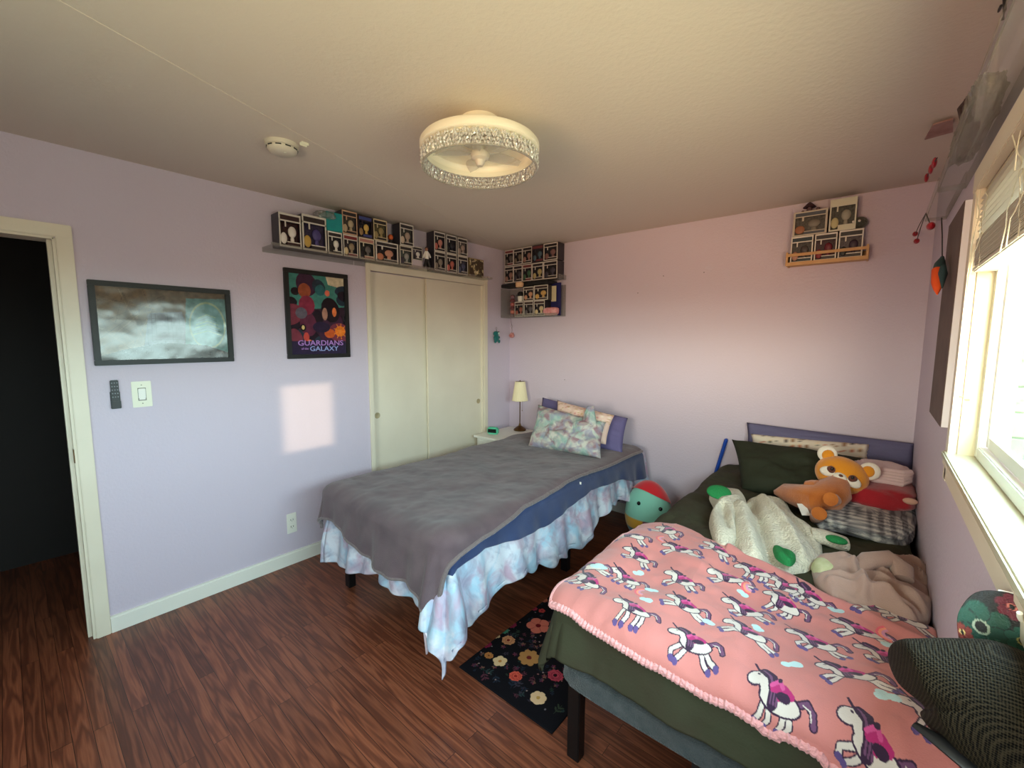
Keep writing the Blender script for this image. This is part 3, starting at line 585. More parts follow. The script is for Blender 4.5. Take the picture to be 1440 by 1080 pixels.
MB().cyl((0, 0, .488), (0, 0, .50), .048).ell((0, 0, .505), .007).build('shade_ring', brass, lr, True)
MB().cyl((.028, 0, .21), (.028, 0, .38), .0009, n=6).ell((.028, 0, .205), (.004, .004, .006)).build('pull_chain', brass, lr, True)
cp = P(698, 610, 'z', z+.03); ck = empty('alarm_clock', (.165, -.44, z+.001), 'mint green digital alarm clock on the nightstand', 'alarm clock', rz=.35)
MB().box((-.055, -.025, 0), (.055, .03, .068), .012).build('clock_case', mat('mint_plastic', (96, 196, 160), .4), ck, True)
MB().box((-.043, -.0265, .017), (.043, -.0245, .053), .002).build('display', mat('clock_display', (14, 30, 24), .2), ck)
MB().box((-.02, -.005, .067), (.02, .012, .071), .002).build('button', mat('mint_plastic'), ck)
# ------------------------------------------------------------------ plush egg toy between the beds
dr = empty('plush_toy', (1.725, -.38, 0), 'round egg-shaped plush toy with red top standing on the floor between the beds', 'plush toy')
n_ = 80; th, ph = np.meshgrid(np.linspace(0, 2*PI, n_, endpoint=False), np.linspace(-PI/2, PI/2, 70), indexing='ij')
zz = np.sin(ph); r_ = np.cos(ph)*(1-.10*zz); X = np.stack([.175*r_*np.cos(th), .15*r_*np.sin(th), .235+.235*zz], -1)
C_ = np.empty(X.shape); C_[:] = lin((136, 196, 176)); yy = zz; fr = X[..., 0]
C_[yy < -.08] = lin((208, 152, 52)); C_[(yy < -.08) & (fr > .02)] = lin((118, 34, 62)); C_[yy < -.42] = lin((66, 104, 118))
gridmesh('body', X, mat('plush_print', attr='Col', rough=.9, spec=.1, sheen=.3), dr, C_, wrap=True)
th, ph = np.meshgrid(np.linspace(0, 2*PI, 60, endpoint=False), np.linspace(.0, PI/2, 30), indexing='ij')
lim = .62+.30*np.sin(th)*1.0-.14*np.abs(np.cos(th*1)); lim = np.clip(.58-.34*(-np.sin(th+.3)*-1), .2, 1.2); pp = lim+(PI/2-lim)*(ph/(PI/2)); zz = np.sin(pp); r_ = np.cos(pp)*(1-.10*zz)
gridmesh('hair', np.stack([.184*r_*np.cos(th), .159*r_*np.sin(th), .235+.245*zz], -1), mat('red_plush', (200, 24, 36), .9, sheen=.4), dr, wrap=True)
vd = Vector((CX-1.725, CY+.38, 0)).normalized(); 
for s_, dz_ in ((-1, .335), (1, .315)):
    aa = math.atan2(vd.y, vd.x)+s_*.52; zz_ = (dz_-.235)/.235; rr_ = math.sqrt(1-zz_**2)*(1-.1*zz_)
    MB().ell((.176*rr_*math.cos(aa), .151*rr_*math.sin(aa), dz_), (.014, .014, .015)).build('eye', mat('black_bead', (10, 10, 10), .2), dr, True)
for k, (a_, z_) in enumerate(((-1.75, .06), (-1.1, .07), (-.5, .05))):
    zz_ = (z_-.235)/.235; rr_ = math.sqrt(1-zz_**2)*(1-.1*zz_)
    MB().ell((.168*rr_*math.cos(a_), .143*rr_*math.sin(a_), z_), (.035, .035, .025)).build('dark_patch', mat('black_felt', (22, 24, 30), .9), dr, True)
# blue stick behind the bed
a_ = P(1021, 619, 'y', -.03); b_ = P(1009, 657, 'y', -.03); d_ = (b_-a_)/(a_.z-b_.z)
tag(MB().cyl(a_, a_+d_*(a_.z-.0), .013).ell(a_, .013).build('blue_stick', mat('blue_plastic', (18, 70, 170), .35), None, True), 'bright blue stick leaning on the pink wall behind the right bed', 'stick')
# ------------------------------------------------------------------ right bed
X0b, X1b, YFb = 2.22, 3.13, -2.225
U, Vv = np.meshgrid(np.linspace(0, 1, 200), np.linspace(0, 1, 380), indexing='ij')
a = 2.02+(3.145-2.02)*U; b = -.04+(-2.42+.04)*Vv; a = np.maximum(a, 2.02+.03*np.sin(b*5))
G = drape(a, b, X0b, 3.3, YFb, .612, .055, 0, .22, .020, 15, 4.1, .034, 4.2)
G[..., 0] = np.minimum(G[..., 0], 3.168)
G[..., 2] += .012*ridge(a*5, b*2.2, 3)*(G[..., 2] > .58)
tag(gridmesh('green_comforter', G, greencl, None, None, .022, -1), 'olive green comforter covering the bed beside the window wall', 'comforter')
# pink unicorn blanket
PB = Canvas(2.0, -2.45, 3.2, -1.35, 1300, (200, 124, 118)); PB.rgbnoise(.16, 7, 4)
OUT = (58, 36, 60); WH = (214, 200, 190); MV = (112, 72, 104); MG = (178, 44, 108); HF = (96, 76, 128)
def unicorn(cv, cx, cy, s, rot, flip, var):
    c, n = math.cos(rot), math.sin(rot)
    def T(p): x, y = p[0]*flip*s, p[1]*s; return (cx+x*c-y*n, cy+x*n+y*c)
    def E(x, y, rx, ry, col, r=0.): q = T((x, y)); cv.ell(q[0], q[1], rx*s, ry*s, col, rot+r*flip)
    def Ln(pts, w_, col): cv.line([T(p) for p in pts], w_*s, col)
    neck = [(-.2, .05), (-.30, .18), (-.36, .27)]
    legs = {0: [[(-.26, -.12), (-.44, -.3), (-.4, -.5)], [(-.12, -.15), (-.2, -.36), (-.3, -.55)], [(.32, -.1), (.5, -.3), (.66, -.44)], [(.24, -.14), (.36, -.38), (.5, -.55)]],
            1: [[(-.22, -.12), (-.24, -.36), (-.3, -.58)], [(-.1, -.15), (-.06, -.38), (-.12, -.6)], [(.3, -.12), (.34, -.36), (.28, -.58)], [(.2, -.14), (.2, -.38), (.14, -.6)]],
            2: [[(-.26, -.1), (-.48, -.2), (-.6, -.36)], [(-.2, -.14), (-.36, -.34), (-.5, -.5)], [(.32, -.08), (.56, -.2), (.78, -.24)], [(.26, -.12), (.48, -.32), (.7, -.42)]]}[var]
    Ln([(.34, .08), (.52, .22), (.66, .12), (.72, -.06)], .15, OUT); Ln([(.34, .08), (.52, .22), (.66, .12), (.72, -.06)], .09, MV); Ln([(.46, .16), (.6, .14), (.66, -.0)], .025, WH)
    legs = [[(x, y if y > -.2 else -.2+(y+.2)*.72) for x, y in l] for l in legs]
    for l in legs: Ln(l, .14, OUT)
    for l in legs: Ln(l, .09, WH); Ln([l[-1], (l[-1][0]+.02, l[-1][1]-.03)], .12, HF)
    E(.06, 0, .42, .21, OUT); Ln(neck, .29, OUT); E(-.48, .22, .25, .165, OUT, .6); E(.06, 0, .385, .175, WH); Ln(neck, .22, WH); E(-.48, .22, .215, .13, WH, .6)
    Ln([(-.40, .40), (-.22, .34), (-.10, .12), (-.06, -.08)], .20, OUT)
    for q in (0, .06, .12): Ln([(-.42+q, .42-q*.5), (-.24+q*.8, .32-q), (-.14+q, .1), (-.10+q, -.08)], .035, MV)
    Ln([(-.46, .36), (-.66, .54)], .055, OUT); E(-.48, .28, .035, .022, OUT)
    Ln([(-.12, .16), (.06, .24), (.22, .16)], .14, MG); Ln([(.0, .22), (.04, .05)], .09, MG); E(.1, .1, .14, .08, OUT); Ln([(-.18, .2), (-.06, .34), (.04, .24)], .08, (206, 80, 140)); E(-.06, .35, .05, .05, OUT)
uni = [(290, 145, 0), (415, 132, 2), (525, 132, 0), (256, 208, 1), (420, 215, 0), (560, 210, 2), (142, 225, 1), (278, 312, 1), (430, 292, 2), (612, 297, 0), (730, 240, 0), (455, 402, 0), (615, 380, 2), (820, 402, 0), (722, 285, 1), (955, 372, 2), (708, 550, 1), (925, 520, 2), (990, 690, 0), (1035, 455, 0), (1180, 680, 1), (1000, 310, 2), (375, 75, 2), (275, 92, 0), (1085, 340, 0), (150, 175, 2), (800, 265, 1), (640, 195, 1)]
for i, (px, py, var) in enumerate(uni):
    q = P(760+px/2.118, 720+py/2.118, 'z', .64); unicorn(PB, q.x, q.y, .112, [-.15, .2, -.35, .1][i % 4], 1, var)
for px, py in ((290, 183), (332, 237), (316, 280), (497, 340), (640, 352), (750, 475), (1030, 600), (1045, 415), (600, 245), (180, 180), (880, 300)):
    q = P(760+px/2.118, 720+py/2.118, 'z', .64)
    for k in range(4): PB.ell(q.x+rr.uniform(-.014, .014), q.y+rr.uniform(-.010, .010), .013, .011, (186, 214, 214))
for px, py in ((312, 250), (632, 237), (1045, 385), (370, 100)):
    q = P(760+px/2.118, 720+py/2.118, 'z', .64)
    for r_, c_ in ((.034, (226, 96, 110)), (.027, (240, 150, 120)), (.020, (214, 140, 170))):
        PB.line([(q.x+r_*math.cos(t_), q.y+r_*math.sin(t_)) for t_ in np.linspace(2.2, 4.6, 14)], .008, c_)
nu, nv = 640, 520
U, Vv = np.meshgrid(np.linspace(0, 1, nu), np.linspace(0, 1, nv), indexing='ij')
aL = 2.20-.045+.02*np.sin(Vv*8); a = aL+(3.20-aL)*U
bB = np.interp(a, [2.15, 2.23, 2.47, 2.70, 2.88, 2.98, 3.2], [-1.50, -1.455, -1.50, -1.575, -1.65, -1.65, -1.69])+.008*np.sin(a*30)
bF = np.interp(a, [2.15, 2.4, 2.8, 3.2], [-2.285, -2.30, -2.32, -2.34]); b = bB+(bF-bB)*Vv
K = drape(a, b, X0b, 3.4, YFb, .612, .055, .036, .15, .012, 15, 4.1, .034, 4.2)
K[..., 2] += .012*ridge(a*5, b*2.2, 3)*(K[..., 2] > .58)+.012*np.exp(-((b-(-1.60-(a-2.7)*.42))/.022)**2)*(a > 2.55)+.008*np.exp(-((b-(-1.72-(a-2.3)*.2))/.03)**2)
K[..., 0] = np.minimum(K[..., 0], 3.172)
pb = gridmesh('pink_blanket', K, fabprint, None, PB.at(a, b), .014, 0)
tag(pb, 'pink plush blanket printed with white unicorns across the foot of the right bed', 'blanket')
pbm = mat('pink_hem', (232, 160, 160), .85, sheen=.3, bump=(90, 1.))
MB().tube([tuple(K[i, -1]+np.array([0, -.002, -.003])) for i in range(0, nu, 3)], [.013+.002*math.sin(i*1.3) for i in range(0, nu, 3)], 8).build('hem', pbm, pb, True)
MB().tube([tuple(K[0, j]) for j in range(0, nv, 4)], .011, 8).build('hem', pbm, pb, True)
# pillows on the right bed
tag(pillow('slate_pillow', [P(1050, 640, 'y', -.12), P(1286, 672, 'y', -.14), P(1288, 624, 'y', -.06), P(1050, 594, 'y', -.05)], .055, bluegr, pinch=.02, seed=11), 'long slate blue pillow at the back of the right bed, touching the wall', 'pillow')
wc = Canvas(0, 0, 1, 1, 240, (226, 214, 196))
for i in range(70):
    x, y = (i % 14+.5)/14, (i//14+.5)/5; c_ = rr.choice([(150, 110, 80), (110, 110, 96), (90, 80, 76), (196, 120, 90)])
    wc.ell(x, y, .018, .03, c_); wc.ell(x, y+.05, .012, .02, (230, 200, 160)); wc.line([(x-.018, y-.05), (x+.018, y-.05)], .008, c_)
tag(pillow('patterned_pillow', [P(1062, 655, 'y', -.18), P(1222, 690, 'y', -.20), P(1222, 625, 'y', -.13), P(1056, 610, 'y', -.12)], .06, pcm, pinch=.02, seed=13, cv=wc), 'white pillow printed with small figures peeking above the olive pillow', 'pillow')
tag(pillow('green_pillow', [P(1042, 690, 'y', -.64), P(1205, 714, 'y', -.62), P(1226, 646, 'y', -.30), P(1029, 618, 'y', -.34)], .075, greencl2, pinch=.05, seed=15, wr=.03), 'big dark olive pillow leaning behind the red panda plush', 'pillow')
# ------------------------------------------------------------------ red panda plush
ZB = .64
furO = mat('orange_plush', (196, 112, 46), .9, spec=.1, sheen=.5, vary=((168, 88, 34), 14, .5), bump=(220, .5)); furY = mat('amber_plush', (222, 142, 36), .9, spec=.1, sheen=.4, bump=(220, .4)); furW = mat('white_plush', (236, 226, 210), .9, sheen=.3, bump=(200, .4)); furB = mat('brown_plush', (92, 48, 34), .9, sheen=.3)
pr = empty('red_panda_plush', (2.78, -.7, ZB), 'orange red panda plush lying on its belly against the olive pillow', 'plush toy'); off = Vector((2.78, -.7, ZB))
path = [P(1088, 692, 'z', .70), P(1104, 692, 'z', .71), P(1124, 697, 'z', .725), P(1144, 702, 'z', .735), P(1160, 698, 'z', .75), P(1172, 690, 'z', .78), P(1180, 676, 'z', .82)]
MB().tube([p-off for p in path], [.012, .058, .075, .092, .100, .085, .045], 28, flat=.8).build('body', furO, pr, True)
hd = P(1183, 668, 'y', -.66); hc = hd-off
tow = (Vector((CX, CY, CZ))-hd).normalized(); fx = Vector((0, 0, 1)).cross(tow).normalized(); fy = tow.cross(fx)
ang = -.32; fx2 = fx*math.cos(ang)+fy*math.sin(ang); fy2 = -fx*math.sin(ang)+fy*math.cos(ang); fn = tow
HM = Matrix(((fx2.x, fn.x*-1, fy2.x, hc.x), (fx2.y, fn.y*-1, fy2.y, hc.y), (fx2.z, fn.z*-1, fy2.z, hc.z), (0, 0, 0, 1)))
MB().ell((0, 0, 0), (.118, .085, .095), HM, 32).build('head', furY, pr, True)
for s_ in (-1, 1):
    e_ = MB().ell((s_*.095, .0, .075), (.045, .02, .045), HM, 20).build('ear', furW, pr, True)
    MB().ell((s_*.090, -.012, .070), (.028, .015, .03), HM, 16).build('inner_ear', furY, e_, True)
    MB().ell((s_*.056, -.071, .008), (.036, .018, .026), HM @ Matrix.Rotation(s_*.3, 4, 'Y'), 20).build('cheek_patch', furW, pr, True)
    MB().ell((s_*.048, -.080, .004), (.020, .013, .020), HM, 16).build('eye_patch', furB, pr, True)
    MB().ell((s_*.045, -.092, .010), (.007, .004, .008), HM, 12).build('eye', mat('black_bead'), pr, True)
MB().ell((0, -.082, -.012), (.030, .022, .022), HM, 20).build('muzzle', furW, pr, True)
MB().ell((0, -.102, -.004), (.010, .006, .007), HM, 12).build('nose', furB, pr, True)
for (px, py, z_, px2, py2, z2) in ((1150, 684, .80, 1134, 682, .79), (1168, 702, .79, 1176, 704, .77), (1152, 722, .72, 1146, 730, .66)):
    MB().tube([P(px, py, 'z', z_)-off, P((px+px2)/2, (py+py2)/2, 'z', (z_+z2)/2)-off, P(px2, py2, 'z', z2)-off], [.032, .030, .022], 16).build('paw', furO, pr, True)
A = P(1130, 716, 'z', .70)-off; MB().box((-.02, -.001, -.035), (.02, .001, .03), 0, Matrix.Translation(A) @ Matrix.Rotation(.6, 4, 'Z') @ Matrix.Rotation(-.9, 4, 'X')).build('care_tag', mat('tag_white'), pr)
# ------------------------------------------------------------------ sherpa hoodie
def ol(pts, z): return [(P(x, y, 'z', z).x, P(x, y, 'z', z).y) for x, y in pts]
hz = .70; zb = .628
out = ol([(1060, 688), (1100, 693), (1122, 712), (1150, 735), (1158, 752), (1157, 772), (1140, 784), (1112, 786), (1080, 782), (1050, 776), (1028, 764), (1008, 745), (1000, 722), (1020, 705), (1045, 700)], hz)
def cr_(x0, y0, x1, y1, w_, am): p, q = P(x0, y0, 'z', hz), P(x1, y1, 'z', hz); return (p.x, p.y, q.x, q.y, w_, am)
hb = heap('sherpa_hoodie', out, zb, .085, sherpa, creases=[cr_(1055, 705, 1085, 775, .025, -.045), cr_(1068, 700, 1130, 775, .02, .03), cr_(1040, 715, 1060, 770, .03, .035), cr_(1085, 705, 1150, 765, .018, -.03), cr_(1022, 720, 1035, 760, .02, -.03)], seed=3, nz=.018, rid=.035, rs=9, rdir=.9, n=200, rings=60)
tag(hb, 'cream fluffy sherpa hoodie with green ear and cuff linings, crumpled on the bed', 'hoodie')
hd_ = heap('hood', ol([(998, 683), (1010, 677), (1030, 678), (1046, 686), (1052, 700), (1042, 712), (1036, 728), (1036, 745), (1018, 752), (1004, 740), (998, 715), (1005, 700)], .72), zb+.02, .085, sherpa, hb, seed=6, nz=.014, rid=.015, creases=[cr_(1015, 715, 1022, 740, .02, -.03)])
MB().ell((0, 0, 0), (.060, .045, .016), Matrix.Translation(P(1011, 692, 'z', .745)) @ Matrix.Rotation(.4, 4, 'Z') @ Matrix.Rotation(.6, 4, 'X'), 24).build('hood_lining', greenkn, hb, True)
sl = [P(1140, 752, 'z', .68), P(1158, 755, 'z', .68), P(1178, 762, 'z', .665), P(1189, 765, 'z', .66)]
s_ = MB().tube(sl, [.05, .05, .052, .048], 18, flat=.6).build('sleeve', sherpa, hb, True)
MB().ell((0, 0, 0), (.04, .022, .014), Matrix.Translation(P(1176, 759, 'z', .695)) @ Matrix.Rotation(-.1, 4, 'Z') @ Matrix.Rotation(.3, 4, 'X'), 20).build('cuff_lining', greenkn, s_, True)
heap('cuff_lining', ol([(1088, 762), (1102, 766), (1118, 774), (1119, 782), (1112, 788), (1100, 784), (1090, 775)], .70), .675, .03, greenkn, hb, seed=8, nz=.01, creases=[cr_(1098, 768, 1110, 782, .01, -.012)], n=50, rings=16)
# ------------------------------------------------------------------ folded things by the window wall
rd = soft('red_blanket', (3.03, -.50, .750), (.31, .46, .13), mat('red_fleece', (176, 18, 34), .9, sheen=.4, vary=((140, 12, 26), 8, .6), bump=(200, .4)), pw=.55, noise=.05, seed=4, folds=.10, fs=1.6, n=60)
tag(rd, 'red fleece blanket with festive patches folded under the pink one', 'blanket')
for px, py, c_ in ((1262, 735, (60, 84, 60)), (1243, 722, (206, 180, 170)), (1280, 705, (196, 150, 130)), (1206, 712, (214, 190, 190))):
    q = P(px, py, 'y', -.735 if py > 720 else -.72); MB().ell(q, (.028, .012, .016), None, 12).build('patch', mat('patch_%d' % px, c_, .9), rd, True)
fk = soft('pink_throw', (3.04, -.44, .845), (.26, .30, .075), pinkfl, pw=.6, noise=.08, seed=6, folds=.16, fs=3.2, n=80, rz=.1)
tag(fk, 'pale pink throw folded in rolls on top of the red blanket', 'throw blanket')
for k in range(5):
    mbt = MB(); z_ = .822+.013*k; mbt.tube([(2.92+.01*k, -.50, z_), (2.91+.012*k, -.57, z_+.004), (3.0, -.595+.008*k, z_+.002), (3.12, -.585+.01*k, z_-.002), (3.155, -.50, z_)], [.010, .013, .014, .013, .010], 10); mbt.build('fold', pinkfl, fk, True)
gc = Canvas(0, 0, 1, 1, 200, (196, 192, 188))
for i in range(24): gc.line([(i/24, 0), (i/24, 1)], .016, (120, 118, 120))
for i in range(16): gc.line([(0, i/16), (1, i/16)], .03, (138, 136, 138))
ob = soft('plaid_blanket', (2.99, -.72, .668), (.38, .62, .095), mat('plaid_plush', attr='Col', rough=.95, spec=.1, bump=(160, .8)), pw=.5, noise=.06, seed=8, folds=.08, fs=2.2, n=110, rz=-.1)
me = ob.data; co = np.empty(len(me.vertices)*3, 'f'); me.vertices.foreach_get('co', co); co = co.reshape(-1, 3); ca = me.color_attributes.new('Col', 'FLOAT_COLOR', 'POINT')
cc = np.ones((len(co), 4), 'f'); chk = (np.sin(co[:, 0]*150+co[:, 2]*40) > 0).astype(float)+(np.sin(co[:, 1]*150+co[:, 2]*60) > 0); g_ = np.array([lin((212, 208, 202)), lin((150, 148, 150)), lin((96, 94, 98))]); cc[:, :3] = g_[chk.astype(int)]; ca.data.foreach_set('color', cc.reshape(-1))
tag(ob, 'grey and white checked plush blanket folded beneath the red blanket', 'blanket')
be = heap('beige_pajamas', ol([(1143, 788), (1160, 784), (1200, 795), (1225, 780), (1262, 782), (1300, 790), (1309, 815), (1310, 858), (1285, 872), (1240, 866), (1195, 852), (1165, 830), (1146, 812)], .67), .632, .065, beigefl, seed=9, nz=.035, ns=11, rid=.06, rs=11, rdir=1.2, creases=[cr_(1165, 812, 1290, 850, .012, .025), cr_(1200, 800, 1215, 830, .015, .03), cr_(1180, 825, 1260, 862, .012, -.03), cr_(1240, 800, 1300, 830, .02, -.025)], pw=4, n=180, rings=60)
tag(be, 'beige fleece pajamas crumpled on the bed near the window wall', 'clothing')
e_ = heap('printed_cuff', ol([(1141, 790), (1150, 783), (1175, 785), (1200, 792), (1200, 806), (1180, 808), (1155, 802)], .69), .66, .05, mat('pale_print', (206, 202, 170), .9, vary=((170, 176, 120), 45, .95)), be, seed=4, nz=.01, n=60, rings=20)
MB().tube([P(x, y, 'z', .70+d_) for x, y, d_ in ((1205, 800, .0), (1222, 788, .03), (1250, 786, .035), (1268, 800, .02), (1270, 815, .0))], [.03, .038, .042, .038, .03], 16, flat=.7).build('sleeve', beigefl, be, True)
# ------------------------------------------------------------------ cap hanging below the window
mesh_black = mat('black_mesh', (30, 30, 26), .65, spec=.08)
nt = mesh_black.node_tree; N = nt.nodes; L = nt.links; tcx = N.new('ShaderNodeTexCoord'); vo = N.new('ShaderNodeTexVoronoi'); vo.inputs['Scale'].default_value = 360; vo.inputs['Randomness'].default_value = .12
L.new(tcx.outputs['Object'], vo.inputs['Vector']); cr2 = N.new('ShaderNodeValToRGB'); cr2.color_ramp.elements[0].position = .34; cr2.color_ramp.elements[0].color = (0, 0, 0, 1); cr2.color_ramp.elements[1].position = .62; cr2.color_ramp.elements[1].color = (.026, .020, .012, 1)
L.new(vo.outputs['Distance'], cr2.inputs['Fac']); L.new(cr2.outputs['Color'], N['Principled BSDF'].inputs['Base Color'])
bp = N.new('ShaderNodeBump'); bp.inputs['Strength'].default_value = .8; bp.inputs['Distance'].default_value = .002; L.new(vo.outputs['Distance'], bp.inputs['Height']); L.new(bp.outputs['Normal'], N['Principled BSDF'].inputs['Normal'])
c0 = PD(1400, 998, .54); cpv = Vector((CX, CY, CZ))
cap = empty('baseball_hat', c0, 'black mesh cap with flower-printed brim hung below the window', 'cap')
toc = (cpv-c0).normalized(); rx_ = _r2.copy(); rx_ = (rx_-toc*rx_.dot(toc)).normalized(); uy_ = toc.cross(rx_)
CM = Matrix(((rx_.x, uy_.x, toc.x, 0), (rx_.y, uy_.y, toc.y, 0), (rx_.z, uy_.z, toc.z, 0), (0, 0, 0, 1)))
th, ph = np.meshgrid(np.linspace(0, 2*PI, 96, endpoint=False), np.linspace(0, 1, 40), indexing='ij')
# dome seen from the crown side: rounded left end, fuller to the lower right
o2 = .92*smooth_loop([(-.100, .035), (-.098, .070), (-.078, .088), (-.04, .088), (.0, .085), (.04, .078), (.075, .05), (.098, .0), (.10, -.06), (.075, -.105), (.02, -.12), (-.03, -.10), (-.062, -.06), (-.085, -.02), (-.088, -.005), (-.078, .005)], 96)
S = np.sin(ph*PI/2); zc = .085*np.cos(ph*PI/2)
XX = o2[:, None, 0]*S; YY = o2[:, None, 1]*S; bulge = np.where(XX < -.055, -1.3*(-.055-XX), 0)
dom = np.stack([XX, YY, zc+bulge-.02], -1); dom = dom@np.array(CM.to_3x3()).T
gridmesh('crown', dom, mesh_black, cap, None, .002, 0, wrap=True)
inn = np.stack([-.078+.020*np.cos(th)*ph, .036+.046*np.sin(th)*ph, -.006+.012*(1-ph)+0*th], -1)@np.array(CM.to_3x3()).T
MB().tube([Vector(p) for p in (np.array([(-.088, -.016, .004), (-.066, -.034, .016), (-.040, -.066, .024), (-.004, -.10, .016)])@np.array(CM.to_3x3()).T)], [.006, .013, .014, .010], 12, flat=.5).build('strap', blackp, cap, True)
BC = Canvas(-.1, -.1, .1, .1, 1500, (12, 11, 13))
def bf(x, y, r_, col, dk, cen, n_=6, ring=True):
    for k in range(n_): a_ = 2*PI*k/n_+.3; BC.ell(x+math.cos(a_)*r_*.55, y+math.sin(a_)*r_*.62, r_*.46, r_*.40, dk, a_); BC.ell(x+math.cos(a_)*r_*.55, y+math.sin(a_)*r_*.62, r_*.42, r_*.36, col, a_)
    BC.ell(x, y, r_*.26, r_*.30, cen); BC.ell(x, y, r_*.18, r_*.23, (16, 14, 16))
bf(-.022, .018, .034, (22, 70, 58), (10, 34, 30), (150, 160, 140)); bf(.012, .0, .017, (30, 84, 70), (12, 36, 34), (190, 180, 100), 6); bf(.020, .042, .017, (96, 24, 44), (50, 10, 26), (210, 120, 110)); bf(-.045, .012, .012, (130, 50, 44), (60, 20, 20), (230, 190, 120)); bf(.045, -.012, .017, (214, 176, 60), (110, 80, 20), (90, 40, 20)); bf(-.004, -.028, .012, (160, 70, 100), (70, 20, 40), (220, 190, 120)); bf(.05, .03, .012, (70, 150, 130), (24, 60, 60), (230, 190, 120))
b0 = PD(1420, 902, .61); bt = (cpv-b0).normalized(); brx = (_r2-bt*_r2.dot(bt)).normalized(); bry = bt.cross(brx)
BM_ = np.array(Matrix(((brx.x, bry.x, bt.x), (brx.y, bry.y, bt.y), (brx.z, bry.z, bt.z))))
o3 = smooth_loop([(-.062, -.02), (-.060, .01), (-.045, .045), (-.01, .074), (.03, .070), (.062, .045), (.085, .0), (.09, -.05), (.03, -.09), (-.03, -.08)], 120)*.85
ss = np.linspace(0, 1, 60); XX = o3[:, None, 0]*ss; YY = o3[:, None, 1]*ss
bo = np.array(b0-c0)
gridmesh('brim', np.stack([XX, YY, .012-.012*(XX/.08)**2-.0*YY], -1)@BM_.T+bo, mat('brim_print', attr='Col', rough=.5, spec=.4, bump=(400, .3)), cap, BC.at(XX, YY), .0035, -1, wrap=True)
MB().tube([Vector(p) for p in (np.stack([o3[:, 0]*1.01, o3[:, 1]*1.01, .009-.012*(o3[:, 0]/.08)**2], -1)[44:86]@BM_.T+bo)], .0016, 8).build('piping', mat('white_piping', (236, 234, 230), .4), cap, True)
tag(MB().tube([P(1438, 872, 'x', W-.002), P(1436, 872, 'x', W-.02), P(1434, 868, 'x', W-.032), P(1434, 862, 'x', W-.034)], .003, 8).build('wall_hook', white, None, True), 'small white hook on the window wall above the cap', 'hook')
#PART3
# ------------------------------------------------------------------ framed pictures on the closet wall
def framed(name, corners, fw, cv, label, cat='picture', depth=.022):
    """corners: tl, br world points on the left wall x=0; parts: frame, print"""
    tl, br = corners; y0, y1, z0, z1 = tl.y, br.y, br.z, tl.z; w, h = y1-y0, z1-z0
    r = empty(name, (.001, (y0+y1)/2, z0), label, cat)
    MB().box((0, -w/2, 0), (depth, w/2, fw), .002).box((0, -w/2, h-fw), (depth, w/2, h), .002).box((0, -w/2, fw), (depth, -w/2+fw, h-fw), .002).box((0, w/2-fw, fw), (depth, w/2, h-fw), .002).build('frame', frame_black, r)
    MB().box((0, -w/2+.003, .003), (.004, w/2-.003, h-.003)).build('backing', blackp, r)
    print_panel('picture_print', (.010, -w/2+fw-.002, fw-.002), (0, 1, 0), (0, 0, 1), w-2*fw+.004, h-2*fw+.004, cv, printgloss, r)
    return r, w, h
c = (P(121, 393, 'x', .0), P(328, 508, 'x', .0)); w_ = c[1].y-c[0].y; h_ = c[0].z-c[1].z
A = Canvas(0, 0, w_-.05, h_-.05, 700, (92, 80, 66)); aw, ah = w_-.05, h_-.05
A.poly([(0, 0), (aw*.42, 0), (aw*.35, ah), (0, ah)], (96, 78, 58))
for k in range(40): A.line([(rr.uniform(-.1, aw*.4), rr.uniform(0, ah)), (rr.uniform(.05, aw*.5), rr.uniform(0, ah))], .002, rr.choice([(120, 100, 74), (70, 58, 46), (84, 68, 52)]))
A.poly([(aw*.3, ah*.1), (aw*.7, ah*.1), (aw*.62, ah*.7), (aw*.36, ah*.66)], (96, 98, 108))
for i in range(9): A.line([(aw*.34, ah*(.18+.05*i)), (aw*.64, ah*(.18+.053*i))], .0018, (66, 68, 78))
for i in range(10): A.line([(aw*(.34+.033*i), ah*.15), (aw*(.35+.03*i), ah*.66)], .0018, (66, 68, 78))
A.poly([(aw*.62, 0), (aw, 0), (aw, ah*.92), (aw*.66, ah*.9)], (88, 122, 120))
A.ell(aw*.83, ah*.5, aw*.16, ah*.36, (134, 150, 122)); A.ell(aw*.83, ah*.5, aw*.145, ah*.33, (92, 132, 132))
for i in range(6): A.line([(aw*(.7+.01*i), ah*(.36+.05*i)), (aw*.83, ah*(.42+.05*i)), (aw*(.95-.01*i), ah*(.35+.055*i))], .004, rr.choice([(60, 96, 100), (140, 164, 130), (74, 110, 108)]))
A.poly([(0, 0), (aw, 0), (aw, ah*.08), (aw*.8, ah*.2), (aw*.45, ah*.24), (aw*.15, ah*.14), (0, ah*.06)], (34, 32, 34))
A.rgbnoise(.5, 45, 3)
framed('framed_picture', c, .026, A, 'wide black-framed picture with glossy wavy cover above the light switch')
c = (P(397, 376, 'x', 0), P(491, 502, 'x', 0)); w_ = c[1].y-c[0].y; h_ = c[0].z-c[1].z; aw, ah = w_-.056, h_-.056
A = Canvas(0, 0, aw, ah, 900, (46, 30, 44))
A.poly([(0, ah*.55), (aw, ah*.62), (aw, ah), (0, ah)], (64, 128, 118)); A.poly([(aw*.7, ah*.9), (aw, ah*.86), (aw, ah), (aw*.66, ah)], (206, 190, 160))
for i in range(26):
    x, y = rr.random()*aw, ah*(.12+.8*rr.random()); s_ = rr.uniform(.02, .06)*aw/.3
    A.ell(x, y, s_, s_*rr.uniform(.6, 1.5), rr.choice([(28, 22, 34), (92, 40, 62), (120, 52, 66), (36, 52, 66), (60, 34, 56), (24, 20, 28)]), rr.random()*3)
